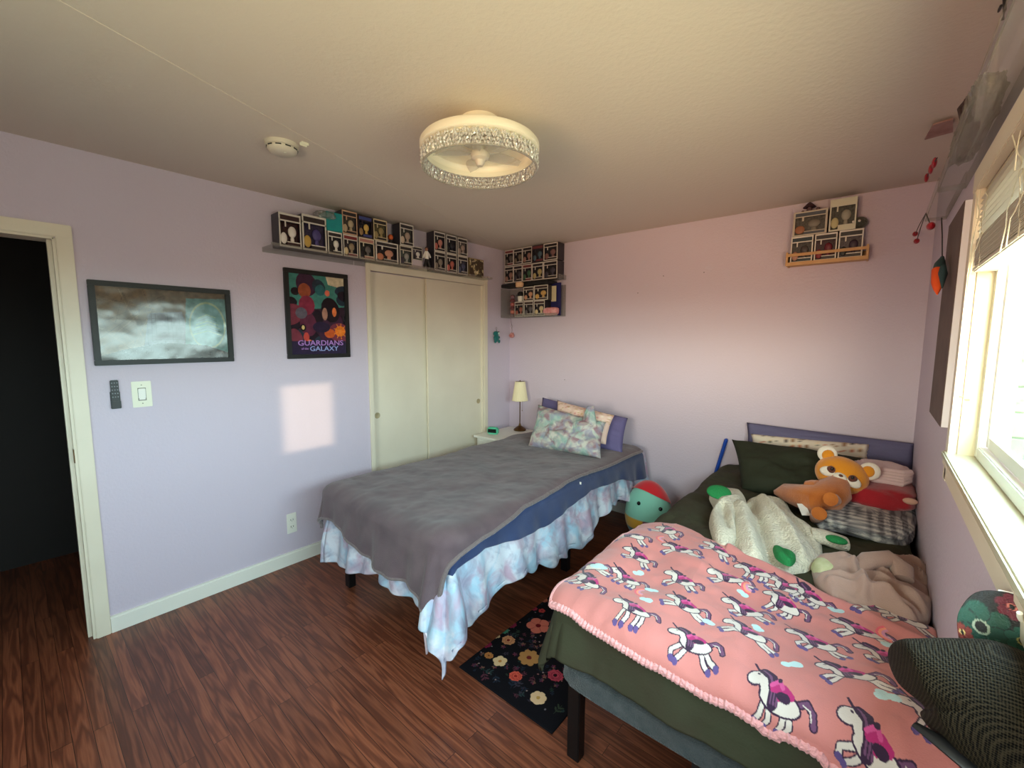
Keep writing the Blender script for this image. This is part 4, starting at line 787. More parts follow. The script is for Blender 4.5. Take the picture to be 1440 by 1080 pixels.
for x, y, a_, b_, c_ in ((.27, .80, .11, .09, (150, 74, 46)), (.30, .62, .14, .12, (134, 44, 66)), (.55, .82, .09, .07, (40, 100, 104)), (.68, .79, .045, .04, (220, 110, 84)), (.2, .52, .1, .07, (96, 92, 104)), (.22, .34, .05, .045, (22, 18, 24)), (.22, .34, .028, .026, (226, 196, 130)), (.70, .27, .10, .06, (206, 92, 40)), (.9, .30, .10, .07, (236, 120, 34)), (.27, .22, .05, .06, (196, 72, 62)), (.32, .15, .05, .04, (226, 116, 70)), (.62, .52, .05, .08, (176, 130, 110)), (.8, .55, .04, .06, (226, 120, 66)), (.55, .35, .16, .07, (40, 32, 58))):
    A.ell(x*aw, y*ah, a_*aw, b_*ah, c_)
for i in range(9): a_ = i*.7; A.line([(aw*.9, ah*.30), (aw*(.9+.12*math.cos(a_)), ah*(.30+.10*math.sin(a_)))], .006, (240, 140, 50))
A.poly([(0, 0), (aw, 0), (aw, ah*.17), (0, ah*.17)], (40, 34, 62)); A.rgbnoise(.3, 50, 6)
fr, fw_, fh_ = framed('framed_poster', c, .028, A, 'black-framed colourful poster with purple lettering beside the closet')
def text(name, body, size, Mx, m, parent, ext=.0006, sx=1.):
    cu = bpy.data.curves.new(name, 'FONT'); cu.body = body; cu.size = size; cu.align_x = 'CENTER'; cu.extrude = ext; cu.resolution_u = 3; cu.offset = size*.012
    o = bpy.data.objects.new('tmp', cu); COL.objects.link(o); bpy.context.view_layer.update()
    me = bpy.data.meshes.new_from_object(o.evaluated_get(bpy.context.evaluated_depsgraph_get())); bpy.data.objects.remove(o); bpy.data.curves.remove(cu)
    me.materials.clear(); me.transform(Matrix.Diagonal((sx, 1, 1, 1))); t_ = link(name, me, m, parent); t_.matrix_local = Mx; return t_
RX = Matrix(((0, 0, 1, 0), (1, 0, 0, 0), (0, 1, 0, 0), (0, 0, 0, 1)))
lav = mat('poster_lettering', (176, 128, 206), .5); lav2 = mat('poster_lettering_blue', (150, 168, 222), .5)
text('lettering', 'GUARDIANS', .050, Matrix.Translation((.0125, .01, .088)) @ RX, lav, fr, sx=1.15)
text('lettering', 'of the', .020, Matrix.Translation((.0125, -.105, .060)) @ RX, lav, fr)
text('lettering', 'GALAXY', .046, Matrix.Translation((.0125, .03, .050)) @ RX, lav2, fr, sx=1.15)
# ------------------------------------------------------------------ switch, remote, outlet
p0, p1 = P(184, 537, 'x', .006), P(215, 571, 'x', .006); sw = empty('light_switch', (0, (p0.y+p1.y)/2, (p0.z+p1.z)/2), 'white rocker light switch under the wide framed picture', 'light switch')
hw, hh = (p1.y-p0.y)/2, (p0.z-p1.z)/2
ivory = mat('ivory_plastic', (232, 230, 210), .3)
MB().box((0, -hw, -hh), (.006, hw, hh), .002).build('wall_plate', ivory, sw)
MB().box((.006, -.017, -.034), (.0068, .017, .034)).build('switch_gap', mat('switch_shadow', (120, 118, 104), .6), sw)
MB().box((.005, -.015, -.031), (.010, .015, .031), .002, Matrix.Rotation(.06, 4, 'Y')).build('rocker', mat('rocker', (244, 243, 236), .25), sw)
for s_ in (-1, 1): MB().cyl((.006, 0, s_*.049), (.0075, 0, s_*.049), .003, n=10).build('screw', mat('screw', (150, 146, 130), .4, metal=.6), sw)
p0, p1 = P(153, 535, 'x', .012), P(171, 574, 'x', .012); hw, hh = (p1.y-p0.y)/2, (p0.z-p1.z)/2
rm = empty('remote_control', (0, (p0.y+p1.y)/2, (p0.z+p1.z)/2), 'black fan remote in its holder on the wall left of the light switch', 'remote control')
MB().box((0, -hw, -hh), (.006, hw, hh*.2), .002).box((.006, -hw, -hh), (.018, hw, -hh*.45), .002).build('holder', blackp, rm)
MB().box((.006, -hw*.85, -hh*.8), (.014, hw*.85, hh), .003).build('handset', blackp, rm)
bt_ = mat('remote_button', (130, 132, 138), .5)
for i in range(5):
    for j in range(3): MB().cyl((.014, (j-1)*.010, hh*.8-i*.018), (.0152, (j-1)*.010, hh*.8-i*.018), .0028, n=8).build('button', bt_, rm)
p0, p1 = P(403, 724, 'x', .006), P(418, 747, 'x', .006); hw, hh = (p1.y-p0.y)/2, (p0.z-p1.z)/2
ou = empty('power_outlet', (0, (p0.y+p1.y)/2, (p0.z+p1.z)/2), 'white power outlet low on the wall near the foot of the left bed', 'outlet')
MB().box((0, -hw, -hh), (.006, hw, hh), .002).build('wall_plate', white, ou)
for s_ in (-1, 1):
    k = MB().box((.006, -.017, s_*.024-.014), (.008, .017, s_*.024+.014), .003).build('socket', white, ou)
    MB().box((.008, -.009, s_*.024-.004), (.0084, -.006, s_*.024+.006)).box((.008, .006, s_*.024-.004), (.0084, .009, s_*.024+.006)).cyl((.008, 0, s_*.024-.009), (.0084, 0, s_*.024-.009), .0022, n=8).build('slot', blackp, k)
# ------------------------------------------------------------------ smoke alarm, hook on ceiling
pc_ = P(397, 212, 'z', H-.03); sm = empty('smoke_alarm', (pc_.x, pc_.y, H-.045), 'round white smoke alarm on the ceiling', 'smoke alarm')
MB().lathe([(0, .0), (.045, 0), (.058, .008), (.064, .018), (.064, .026), (.070, .028), (.072, .045), (0, .045)], 40).build('alarm_body', mat('aged_white', (206, 198, 182), .5), sm, True)
for k in range(10):
    a_ = k*PI/5; MB().box((.0605, -.012, .019), (.0655, .012, .024), 0, Matrix.Rotation(a_, 4, 'Z')).build('vent', blackp, sm)
MB().cyl((.03, 0, -.001), (.03, 0, .002), .006, n=12).build('test_button', ivory, sm)
pc_ = P(428, 204, 'z', H-.01)
tag(MB().box((-.012, -.016, -.012), (-.008, .016, 0), .001).box((.008, -.016, -.012), (.012, .016, 0), .001).box((-.012, -.016, -.002), (.012, .016, 0)).build('ceiling_bracket', ivory), 'tiny white bracket on the ceiling right of the smoke alarm', 'bracket').location = (pc_.x, pc_.y, H)
# ------------------------------------------------------------------ ceiling fan light
fc = P(675, 216, 'z', 2.31); fl = empty('ceiling_fan_light', (fc.x, fc.y, 2.26), 'round ceiling fan light with a ring of clear crystals', 'ceiling light')
R0 = .235; fanw = mat('fan_white', (240, 232, 212), .35)
MB().lathe([(0, .135), (.075, .135), (.08, .18), (0, .18)], 40).build('ceiling_mount', fanw, fl, True)
MB().lathe([(R0-.012, .052), (R0+.004, .052), (R0+.010, .056), (R0+.010, .078), (R0+.002, .088), (.10, .100), (.06, .145), (.05, .145), (.09, .094), (R0-.02, .080), (R0-.012, .070), (R0-.012, .052)], 90).build('outer_ring', fanw, fl, True)
MB().lathe([(R0-.014, .036), (R0-.010, .036), (R0-.010, .056), (R0-.014, .056), (R0-.014, .036)], 90).build('inner_ring', mat('frost', (232, 226, 206), .3, trans=0), fl, True)
crm = mat('crystal', (252, 250, 244), .03, trans=.45, ior=1.6, coat=1.); 
mb = MB()
for k in range(150):
    for j in range(4):
        a_ = 2*PI*(k+.5*(j % 2))/150; rz_ = R0-.002+.006*math.sin(k*1.7+j); z_ = -.004+.015*j
        M_ = Matrix.Translation((rz_*math.cos(a_), rz_*math.sin(a_), z_)) @ Matrix.Rotation(a_, 4, 'Z') @ Matrix.Rotation(rr.uniform(-.6, .6), 4, 'X') @ Matrix.Rotation(rr.uniform(-.5, .5), 4, 'Y')
        v = [mb.bm.verts.new(M_ @ Vector(q)) for q in ((.006, 0, 0), (-.005, 0, 0), (0, .0062, 0), (0, -.0062, 0), (0, 0, .010), (0, 0, -.010))]
        for f_ in ((0, 2, 4), (2, 1, 4), (1, 3, 4), (3, 0, 4), (2, 0, 5), (1, 2, 5), (3, 1, 5), (0, 3, 5)): mb.bm.faces.new([v[q] for q in f_])
cy_ = mb.build('crystal_band', crm, fl); cy_['kind'] = 'stuff'
MB().lathe([(R0+.001, -.014), (R0+.004, -.014), (R0+.004, -.010), (R0-.004, -.010), (R0-.004, -.014), (R0+.001, -.014)], 90).build('bottom_rim', mat('clear_rim', (228, 222, 206), .2, trans=.7), fl, True)
for k in range(5):
    a_ = 2*PI*k/5; pts = []
    for t_ in np.linspace(0, 1, 9): pts.append((.03+.165*t_, .032*math.sin(PI*t_**.8)+.012, .042+.006*math.sin(t_*3)))
    for t_ in np.linspace(1, 0, 9): pts.append((.03+.165*t_, -.022*math.sin(PI*t_**.8)-.012, .055))
    b_ = MB().poly(pts, (0, 0, .002)).build('blade', mat('fan_blade', (206, 198, 186), .35, alpha=.3), fl); b_.matrix_local = Matrix.Rotation(a_, 4, 'Z')
MB().lathe([(0, -.0), (.012, .0), (.018, .008), (.022, .022), (.036, .03), (.040, .045), (.032, .062), (.034, .085), (.040, .1), (.04, .135)], 32).build('hub', mat('hub', (206, 196, 180), .35), fl, True)
# ------------------------------------------------------------------ boxed toys (one kind, copied)
cartm = mat('toy_carton', objcol=True, rough=.45); holem = mat('toy_window', objcol=True, rough=.25, vary=((120, 120, 130), 14, .8)); figm = mat('toy_figure', objcol=True, rough=.5); stripm = mat('toy_strip', objcol=True, rough=.45)
def unit_frame():
    b = .055; mb = MB()
    mb.box((-.5, .02, 0), (.5, 1, 1))       # solid back of the carton starts behind the window recess
    return mb
def proto():
    r = empty('boxed_toy', (0, 0, 0))
    mb = MB(); mb.box((-.5, .28, 0), (.5, 1, 1)); mb.box((-.5, .01, 0), (-.47, .28, 1)); mb.box((.47, .01, 0), (.5, .28, 1)); mb.box((-.5, .01, .97), (.5, .28, 1)); mb.box((-.5, .01, 0), (.5, .28, .03)); mb.build('carton', cartm, r)
    mb = MB(); mb.box((-.5, 0, .94), (.5, .012, 1)); mb.box((-.5, 0, .76), (.5, .012, .80)); mb.box((-.5, 0, 0), (.5, .012, .05)); mb.box((-.16, 0, .15), (.46, .012, .18)); mb.box((-.5, 0, .05), (-.44, .012, .94)); mb.box((.44, 0, .05), (.5, .012, .94)); mb.box((-.24, 0, .6), (-.18, .012, .76)); mb.build('front_frame', cartm, r)
    MB().box((-.44, .2, .05), (.44, .27, .76)).build('window', holem, r)
    MB().box((-.44, .004, .80), (.44, .02, .94)).build('title_strip', stripm, r)
    mb = MB(); mb.ell((.12, .13, .48), (.19, .11, .17), None, 14); mb.ell((.12, .13, .24), (.09, .08, .13), None, 10); mb.build('figure', figm, r, True)
    mb = MB(); mb.ell((-.29, .05, .26), (.15, .06, .17), None, 12); mb.build('side_portrait', figm, r, True)
    MB().box((-.16, .004, .05), (.44, .02, .15)).build('name_strip', stripm, r)
    return r
PROTO = proto(); first = [True]
DARK = (46, 42, 50)
def toy(x, y, z, w, h, dp, rz, label, group, frame=(206, 200, 190), side=DARK, win=(62, 60, 66), fig=(150, 130, 120), strip=(40, 36, 40), por=None):
    if first[0]: r = PROTO; first[0] = False; kids = list(r.children)
    else:
        r = PROTO.copy(); COL.objects.link(r); kids = []
        for ch in PROTO.children: k = ch.copy(); COL.objects.link(k); k.parent = r; kids.append(k)
    r.location = (x, y, z); r.rotation_euler = (0, 0, rz); r.scale = (w, dp, h); tag(r, label, 'boxed toy', group)
    cm = {'carton': side, 'front_frame': frame, 'window': win, 'title_strip': strip, 'figure': fig, 'side_portrait': por or fig, 'name_strip': strip}
    for k in kids: k.color = (*lin(cm[k.name.split('.')[0]]), 1)
    return r
LZ = 2.112; DP = .10; XF = .125   # shelf top and box fronts on the left wall
RL = PI/2   # front faces +x
def lbox(px0, px1, zb, h, label, group, **kw):
    y0 = P(px0, 340, 'x', XF).y; y1 = P(px1, 340, 'x', XF).y
    return toy(XF, (y0+y1)/2, zb, y1-y0-.003, h, kw.pop('dp', DP), RL, label, group, **kw)
# toy local -y is the front; rotate by +90 deg turns the front towards +x
gA = 'boxed toys standing on the shelf above the closet, lower row'; gB = 'boxed toys stacked on the lower row above the closet'
lbox(393, 424.5, LZ, .205, 'black and maroon toy box with white curled emblem, left end of closet shelf', gA, win=(56, 26, 28), fig=(220, 214, 206), strip=(50, 24, 26), dp=.11)
lbox(425.5, 460, LZ, .225, 'large toy box with round purple globe picture, second on the closet shelf', gA, win=(60, 52, 84), fig=(70, 60, 116), por=(186, 150, 70), strip=(44, 34, 34), dp=.11)
lbox(461, 481.5, LZ, .150, 'toy box with black and white figure below the teal cube', gA, frame=(222, 218, 208), fig=(226, 222, 214), por=(24, 22, 24))
lbox(482.5, 503.5, LZ, .150, 'toy box with red strips, just right of the box below the teal cube', gA, fig=(150, 134, 110), strip=(120, 40, 44), por=(210, 190, 150))
lbox(504.5, 526.5, LZ, .150, 'toy box with a black hatted portrait, left of the double-wide box', gA, win=(58, 60, 58), frame=(212, 200, 176), fig=(96, 92, 90), por=(26, 24, 28), strip=(170, 120, 110))
lbox(527.5, 560, LZ, .150, 'double-wide toy box holding two figures, lower row above the closet', gA, fig=(196, 140, 116), por=(190, 120, 90), win=(44, 40, 46))
lbox(561.5, 579.5, LZ, .150, 'pale grey toy box directly right of the double-wide box', gA, win=(104, 112, 108), frame=(204, 196, 178), fig=(150, 150, 146), por=(60, 54, 66))
lbox(610.5, 626.5, LZ, .158, 'toy box with small grey figure, lower left of the block of six', gA, win=(70, 70, 74), fig=(134, 124, 112))
lbox(627.5, 642.5, LZ, .158, 'toy box with a red-haired figure, lower middle of the block of six', gA, fig=(176, 96, 84), por=(186, 100, 90))
lbox(643.5, 658, LZ, .158, 'toy box with a dark blue figure, lower right of the block of six', gA, fig=(70, 76, 104), win=(84, 84, 96))
z2 = LZ+.1515
lbox(482, 503.5, z2, .158, 'toy box with tan header right of the teal cube, upper row', gB, frame=(198, 160, 130), win=(92, 86, 80), fig=(176, 158, 130))
lbox(504.5, 524.5, z2, .152, 'nearly black toy box with a yellow-headed figure, upper row above the closet', gB, frame=(44, 30, 34), side=(30, 24, 28), win=(40, 40, 52), fig=(204, 170, 90), por=(150, 120, 80), strip=(60, 70, 130))
lbox(525.5, 545, z2, .150, 'toy box with olive and beige figure, right end of the upper left row', gB, frame=(206, 188, 150), win=(120, 112, 84), fig=(150, 134, 90))
lbox(562.5, 582, z2, .165, 'single toy box standing alone on top of the pale grey box', gB, win=(96, 96, 92), fig=(170, 150, 136), por=(200, 180, 160))
z3 = LZ+.1595
lbox(610.5, 626.5, z3, .158, 'toy box with a pinkish-haired figure, upper left of the block of six', gB, fig=(186, 124, 112), por=(180, 100, 90))
lbox(627.5, 642.5, z3, .155, 'toy box with a black-haired figure, upper middle of the block of six', gB, fig=(30, 30, 40), por=(24, 24, 30), win=(60, 60, 70))
lbox(643.5, 657.5, z3, .152, 'pale toy box with washed-out figure, upper right of the block of six', gB, win=(130, 120, 116), fig=(160, 140, 130))
toy(.10, P(587, 350, 'x', .10).y, LZ+.062, .10, .105, .08, RL, 'small toy box with black and white figure set back beside the walking figurine', gA, fig=(226, 224, 220), por=(30, 28, 32), win=(110, 100, 112))
# things among the left boxes
q0, q1 = P(458.5, 300, 'x', XF).y, P(484, 300, 'x', XF).y
cb = MB().box((XF-.11, q0, z2+.001), (XF, q1-.012, z2+.125), .004).build('teal_cube', mat('teal_card', (14, 134, 138), .5, vary=((20, 150, 150), 30, .5))); tag(cb, 'plain teal cube box on top of the boxed toys', 'cube box')
sb = soft('plastic_bag', (.09, P(455, 290, 'x', .09).y, LZ+.225+.022), (.10, .12, .05), clear('cellophane', (240, 241, 236), .3, .12, .12), noise=.25, seed=3, ns=6); tag(sb, 'crinkled clear plastic bag lying on the globe toy box', 'plastic bag')
yy_ = P(549, 330, 'x', .09).y; tf = empty('small_figurine', (.09, yy_, z2-.001), 'tiny orange-headed figurine in the gap of the upper row', 'figurine')
MB().ell((0, 0, .05), (.02, .02, .022)).build('head', mat('orange_vinyl', (206, 96, 44), .5), tf, True); MB().lathe([(0, 0), (.018, 0), (.02, .01), (.012, .032), (0, .034)], 16).build('body', blackp, tf, True)
yy_ = P(584, 366, 'x', .09).y
tag(MB().box((.03, yy_-.05, LZ), (.11, yy_+.06, LZ+.060), .004).build('pale_box', mat('lilac_card', (200, 186, 196), .6)), 'low pale lilac box on the shelf left of the walking figurine', 'box')
yy_ = P(601, 365, 'x', .13).y; fg = empty('walking_figurine', (.125, yy_, LZ), 'figurine in white jacket and black trousers striding on the closet shelf', 'figurine')
fbk = mat('figure_black', (20, 18, 20), .5); fwh = mat('figure_white', (232, 228, 220), .5); fsk = mat('figure_skin', (150, 104, 80), .5)
MB().tube([(0, .030, .008), (0, .018, .045), (0, .0, .085)], [.009, .011, .014], 10).tube([(0, -.034, .008), (0, -.016, .045), (0, .0, .085)], [.009, .011, .014], 10).build('legs', fbk, fg, True)
MB().tube([(0, 0, .078), (0, -.004, .115), (0, -.004, .142)], [.015, .020, .012], 12).tube([(0, -.012, .135), (0, -.028, .11), (0, -.036, .085)], [.008, .007, .006], 8).tube([(0, .006, .135), (0, .026, .115), (0, .036, .095)], [.008, .007, .006], 8).build('jacket', fwh, fg, True)
hh_ = MB().ell((0, -.003, .157), (.013, .013, .016)).build('head', fsk, fg, True); MB().ell((-.003, -.001, .163), (.0145, .0145, .013)).build('hair', fbk, fg, True)
y0, y1 = P(659.5, 370, 'x', .11).y, P(680.5, 370, 'x', .11).y
cv = Canvas(0, 0, y1-y0, .165, 900, (70, 56, 40))
for i in range(60): cv.ell(rr.random()*(y1-y0), rr.random()*.165, rr.uniform(.006, .016), rr.uniform(.005, .014), rr.choice([(220, 206, 170), (176, 160, 116), (98, 92, 66), (60, 38, 26), (200, 186, 150)]), rr.random()*3)
pf = empty('gold_photo_frame', (.09, (y0+y1)/2, LZ), 'gold-edged frame with pale flowers at the right end of the closet shelf', 'picture frame')
w2 = (y1-y0)/2; MB().box((0, -w2, 0), (.018, w2, .165), .003).build('frame', mat('gold_edge', (150, 128, 84), .4, metal=.4), pf); print_panel('picture_print', (.0185, -w2+.008, .008), (0, 1, 0), (0, 0, 1), 2*w2-.016, .149, cv, printm, pf, 60)
ys_ = P(684, 388, 'x', .12).y; tag(MB().tube([(.10, ys_-.04, LZ+.006), (.125, ys_-.01, LZ+.010), (.12, ys_+.03, LZ+.012)], .006, 8).ell((.12, ys_+.03, LZ+.014), .010).build('glass_trinket', mat('shiny_pink', (236, 210, 210), .1, coat=1.), None, True), 'shiny little pink trinket at the far right tip of the closet shelf', 'trinket')
# acrylic shelves on the left wall
ya, yb, yc = P(386, 346, 'x', .14).y, P(512, 370, 'x', .14).y, P(690, 392, 'x', .14).y
for (a_, b_), lb in (((ya-.02, yb-.004), 'clear acrylic wall shelf left of the closet under the largest toy boxes'), ((yb+.002, yc+.02), 'clear acrylic wall shelf directly over the closet doors')):
    tag(MB().box((.001, a_, LZ-.005), (.145, b_, LZ-.001), .001).box((.141, a_, LZ-.001), (.145, b_, LZ+.012), .001).box((.001, a_, LZ-.03), (.004, b_, LZ-.005)).build('acrylic_shelf', acrylic), lb, 'shelf', 'clear acrylic wall shelves')
# corner stacks on the back wall
gC = 'boxed toys in the top block of the back left corner'; YF_ = -.12
rows = (('top row', LZ+.165, .160), ('second row', LZ-.004, .166)); colw = [(709.5, 722), (722, 734.5), (734.5, 748), (748, 764), (764, 784)]
cols = ['dark teal', 'grey brown', 'green', 'blue', 'maroon']; figs = [[(96, 88, 84), (110, 96, 80), (150, 110, 100), (70, 92, 108), (120, 84, 80)], [(150, 112, 100), (60, 56, 64), (60, 96, 70), (176, 160, 110), (60, 56, 70)]]
names = [['brown-faced', 'olive grey', 'pink-faced', 'blue-helmeted', 'maroon'], ['peach-faced', 'charcoal', 'green', 'blonde', 'dark hooded']]
for ri, (rn, zb_, h_) in enumerate(rows):
    for ci, (u0, u1) in enumerate(colw):
        x0_ = P(u0, 370, 'y', YF_).x; x1_ = P(u1, 370, 'y', YF_).x
        toy((x0_+x1_)/2, YF_, zb_, x1_-x0_-.003, h_-.004, .11, 0, 'toy box with %s figure, %s of the corner block, %s' % (names[ri][ci], rn, ['leftmost', 'second from left', 'middle', 'fourth from left', 'rightmost'][ci]), gC, fig=figs[ri][ci], frame=(206, 196, 188) if (ri, ci) != (0, 3) else (52, 40, 46), strip=(34, 26, 30) if (ri+ci) % 3 else (110, 50, 54))
tag(MB().box((.002, -.13, LZ-.012), (.70, -.004, LZ-.006), .001).box((.697, -.13, LZ-.006), (.700, -.004, LZ+.03)).build('acrylic_shelf', acrylic), 'clear acrylic wall shelf holding the two-row block in the back corner', 'shelf', 'clear acrylic wall shelves')
p0, p1 = P(704.5, 402, 'y', -.14), P(770, 396, 'y', -.14)
bs = MB().box((.005, -.145, 2.062), (.60, -.004, 2.094), .003).build('black_case', blackp); tag(bs, 'flat black case lying between the two blocks of toy boxes in the corner', 'case')
tag(MB().box((.004, -.148, 1.765), (.006, -.004, 2.055)).box((.004, -.148, 1.760), (.70, -.004, 1.765)).box((.004, -.008, 1.765), (.70, -.004, 2.055)).box((.004, -.148, 1.765), (.70, -.145, 1.79)).build('acrylic_case', acrylic), 'clear acrylic bin shelf under the black case in the back corner', 'shelf')
gD = 'boxed toys in the acrylic bin in the back corner'
low = [((737, 752), 1.915, .135, 'peach figure, upper left in the acrylic bin', (200, 150, 120)), ((752, 772), 1.915, .14, 'two yellow figures, upper right in the acrylic bin', (206, 166, 96)), ((725, 737.5), 1.768, .145, 'red-brown figure, lower left in the acrylic bin', (150, 90, 76)), ((738, 751.5), 1.768, .145, 'grey figure, lower middle in the acrylic bin', (96, 92, 96)), ((752, 767.5), 1.768, .145, 'cream-faced figure, lower right in the acrylic bin', (206, 190, 150))]
for (u0, u1), zb_, h_, lb, fc_ in low:
    x0_ = P(u0, 420, 'y', YF_).x; x1_ = P(u1, 420, 'y', YF_).x; toy((x0_+x1_)/2, YF_-.015, zb_, x1_-x0_-.003, h_, .105, 0, 'toy box with '+lb, gD, fig=fc_, strip=(60, 40, 40))
for k in range(3):
    z_ = 1.768+.075*k; x_ = P(719.5, 430, 'y', -.12).x; s_ = empty('mini_figurine', (x_, -.105, z_), ['small pink figurine at the bottom of the left stack in the acrylic bin', 'small rosy figurine in the middle of the left stack in the acrylic bin', 'small mauve figurine topping the left stack in the acrylic bin'][k], 'figurine', 'small figurines piled in the acrylic bin')
    MB().ell((0, 0, .050), (.026, .022, .023)).build('head', mat('rosy_vinyl%d' % k, [(196, 120, 104), (176, 100, 96), (130, 96, 104)][k], .5), s_, True); MB().lathe([(0, 0), (.03, 0), (.03, .006), (.018, .03), (0, .032)], 14).build('body', mat('dusky_vinyl', (110, 60, 66), .5), s_, True)
x_ = P(733, 402, 'y', -.15).x; tag(soft('cream_plush', (x_, -.176, 2.072), (.075, .05, .05), mat('peach_plush', (232, 190, 150), .9), noise=.15, seed=2, n=24), 'small cream and orange plush perched in front of the black case', 'plush toy')
x_ = P(731, 420, 'y', -.13).x; tag(MB().lathe([(0, 0), (.026, 0), (.030, .05), (.028, .052), (0, .045)], 20).build('white_cup', mat('cup_white', (226, 224, 216), .4), None, True), 'small striped white cup in the acrylic bin', 'cup').location = (x_, -.118, 1.916)
x_ = P(731, 411, 'y', -.13).x; cpz = MB().lathe([(0, .04), (.02, .038), (.032, .02), (.034, 0), (0, 0)], 20).box((-.02, -.05, 0), (.02, -.02, .004), .001).build('mini_black_hat', blackp, None, True); cpz.location = (x_, -.118, 1.972); tag(cpz, 'tiny black cap resting on the white cup', 'cap')
x0_, x1_ = P(773, 420, 'y', -.10).x, P(785, 420, 'y', -.10).x
tag(MB().box((x0_-.02, -.055, 1.768), (x1_-.004, -.045, 2.075), .003).build('navy_folder', mat('navy_card', (34, 34, 96), .5)), 'tall navy blue folder at the right end of the acrylic bin', 'folder')
tag(MB().box((x0_, -.075, 1.90), (x0_+.055, -.072, 2.045)).build('cream_card', mat('cream_card', (214, 204, 168), .7)), 'cream card in front of the navy folder', 'card')
tag(soft('red_pouch', (x0_+.02, -.105, 1.806), (.15, .07, .075), mat('red_satin', (196, 26, 54), .35, vary=((236, 200, 200), 40, .95)), noise=.14, seed=5, n=32), 'shiny red pouch in the lower right of the acrylic bin', 'pouch')
# hanging plush charms
def charm(name, p, m, lab, s, body):
    r = empty(name, p, lab, 'keychain'); ringm = mat('ring_metal', (150, 140, 130), .3, metal=.8)
    pts = [(0, .0, .0)]; MB().tube([(0, .011*math.cos(t_), .11+.011*math.sin(t_)) for t_ in np.linspace(0, 2*PI, 14)], .0016, 6).build('ring', ringm, r, True)
    MB().tube([(0, 0, .10), (.002, .003, .07), (0, 0, .04)], .0025, 6).build('strap', m if name != 'pink_charm' else mat('taupe_cord', (120, 96, 100), .7), r, True)
    body(r, m); return r
def pig(r, m):
    MB().ell((0, 0, .015), (.030, .026, .024)).build('body', m, r, True)
    for s_ in (-1, 1): MB().ell((.005, s_*.014, .037), (.007, .008, .010)).build('ear', m, r, True)
    MB().ell((.012, -.026, .012), (.010, .009, .009)).build('snout', mat('pink_snout', (196, 110, 110), .7), r, True)
p_ = P(720.5, 474, 'y', -.04); charm('pink_charm', (p_.x, p_.y-.01, p_.z), mat('pink_vinyl', (206, 140, 132), .6), 'small pink piglet charm on a cord hanging from the corner shelf', 1, pig)
MB().tube([(p_.x, p_.y-.01, p_.z+.12), (p_.x-.002, p_.y-.02, p_.z+.16), (p_.x-.006, p_.y-.02, 1.762)], .0022, 6).build('cord', mat('taupe_cord', (120, 96, 100), .7), bpy.data.objects['pink_charm'], True).matrix_parent_inverse = Matrix.Translation(-Vector((p_.x, p_.y-.01, p_.z)))
def drag(r, m):
    MB().ell((0, 0, .01), (.026, .030, .040)).ell((0, -.004, .055), (.028, .032, .028)).build('body', m, r, True)
    MB().ell((.024, .010, .058), (.010, .015, .014)).build('muzzle', mat('pale_teal', (190, 210, 200), .7), r, True)
    for s_ in (-1, 1): MB().ell((.012, s_*.028, -.022), (.013, .012, .018)).build('foot', m, r, True); MB().ell((.006, s_*.034, .018), (.010, .010, .014)).build('arm', m, r, True)
    MB().ell((.026, .006, .072), (.004, .012, .006)).build('eye_band', blackp, r, True)
p_ = P(698, 477, 'x', .03); charm('teal_charm', (.03, p_.y, p_.z), mat('teal_plush', (14, 104, 104), .9, sheen=.3), 'teal plush creature charm hanging on the wall right of the closet', 1, drag)
# ------------------------------------------------------------------ wooden ledge on the back wall
pine = mat('pine_wood', (206, 164, 112), .5, vary=((186, 140, 90), 12, .6))
q0, q1 = P(1104.5, 373, 'y', -.11), P(1221, 362, 'y', -.11); zl = 2.032
wl = empty('wooden_ledge', ((q0.x+q1.x)/2, 0, zl), 'small pine wall ledge with rail holding five boxed toys', 'shelf'); hw = (q1.x-q0.x)/2
MB().box((-hw+.012, -.11, 0), (hw-.012, -.004, .010), .001).build('base_board', pine, wl)
for s_ in (-1, 1): MB().box((s_*hw-.012 if s_ > 0 else -hw, -.115, -.004), (s_*hw if s_ > 0 else -hw+.012, -.002, .082), .002).build('end_panel', pine, wl)
MB().box((-hw, -.120, .052), (hw, -.112, .070), .002).build('front_rail', pine, wl); MB().box((-hw, -.120, -.006), (hw, -.112, .016), .002).build('front_rail', pine, wl)
MB().box((-hw+.012, -.008, .010), (hw-.012, -.002, .06), .001).build('back_rail', pine, wl)
gE = 'boxed toys on the pine ledge'
def rbox(u0, u1, zb_, h_, lb, **kw):
    x0_ = P(u0, 345, 'y', -.10).x; x1_ = P(u1, 345, 'y', -.10).x; return toy((x0_+x1_)/2, -.105, zb_, x1_-x0_-.004, h_, .095, 0, lb, gE, **kw)
rbox(1112, 1144, zl+.012, .165, 'toy box with grey beast figure, lower left on the pine ledge', fig=(70, 62, 62), por=(170, 124, 104), strip=(30, 50, 60), win=(86, 80, 80), frame=(214, 208, 198))
rbox(1145, 1177.5, zl+.012, .165, 'toy box with dark red masked figure, lower middle on the pine ledge', fig=(104, 28, 44), por=(130, 26, 40), win=(74, 34, 50), strip=(44, 40, 46), frame=(214, 208, 198))
rbox(1178.5, 1214, zl+.012, .168, 'toy box with purple and black figure, lower right on the pine ledge', fig=(56, 40, 58), por=(34, 36, 38), win=(104, 92, 100), strip=(40, 40, 44), frame=(214, 208, 198))
rbox(1113, 1161.5, zl+.179, .150, 'wide grey toy box lying sideways, upper left on the pine ledge', fig=(122, 116, 106), por=(150, 96, 66), win=(104, 100, 94), strip=(70, 76, 86), frame=(190, 180, 164))
rbox(1163, 1201.5, zl+.182, .190, 'tall pale toy box with round silver bust, upper right on the pine ledge', fig=(150, 148, 134), por=(186, 176, 130), win=(96, 96, 88), strip=(206, 204, 180), frame=(206, 204, 184))
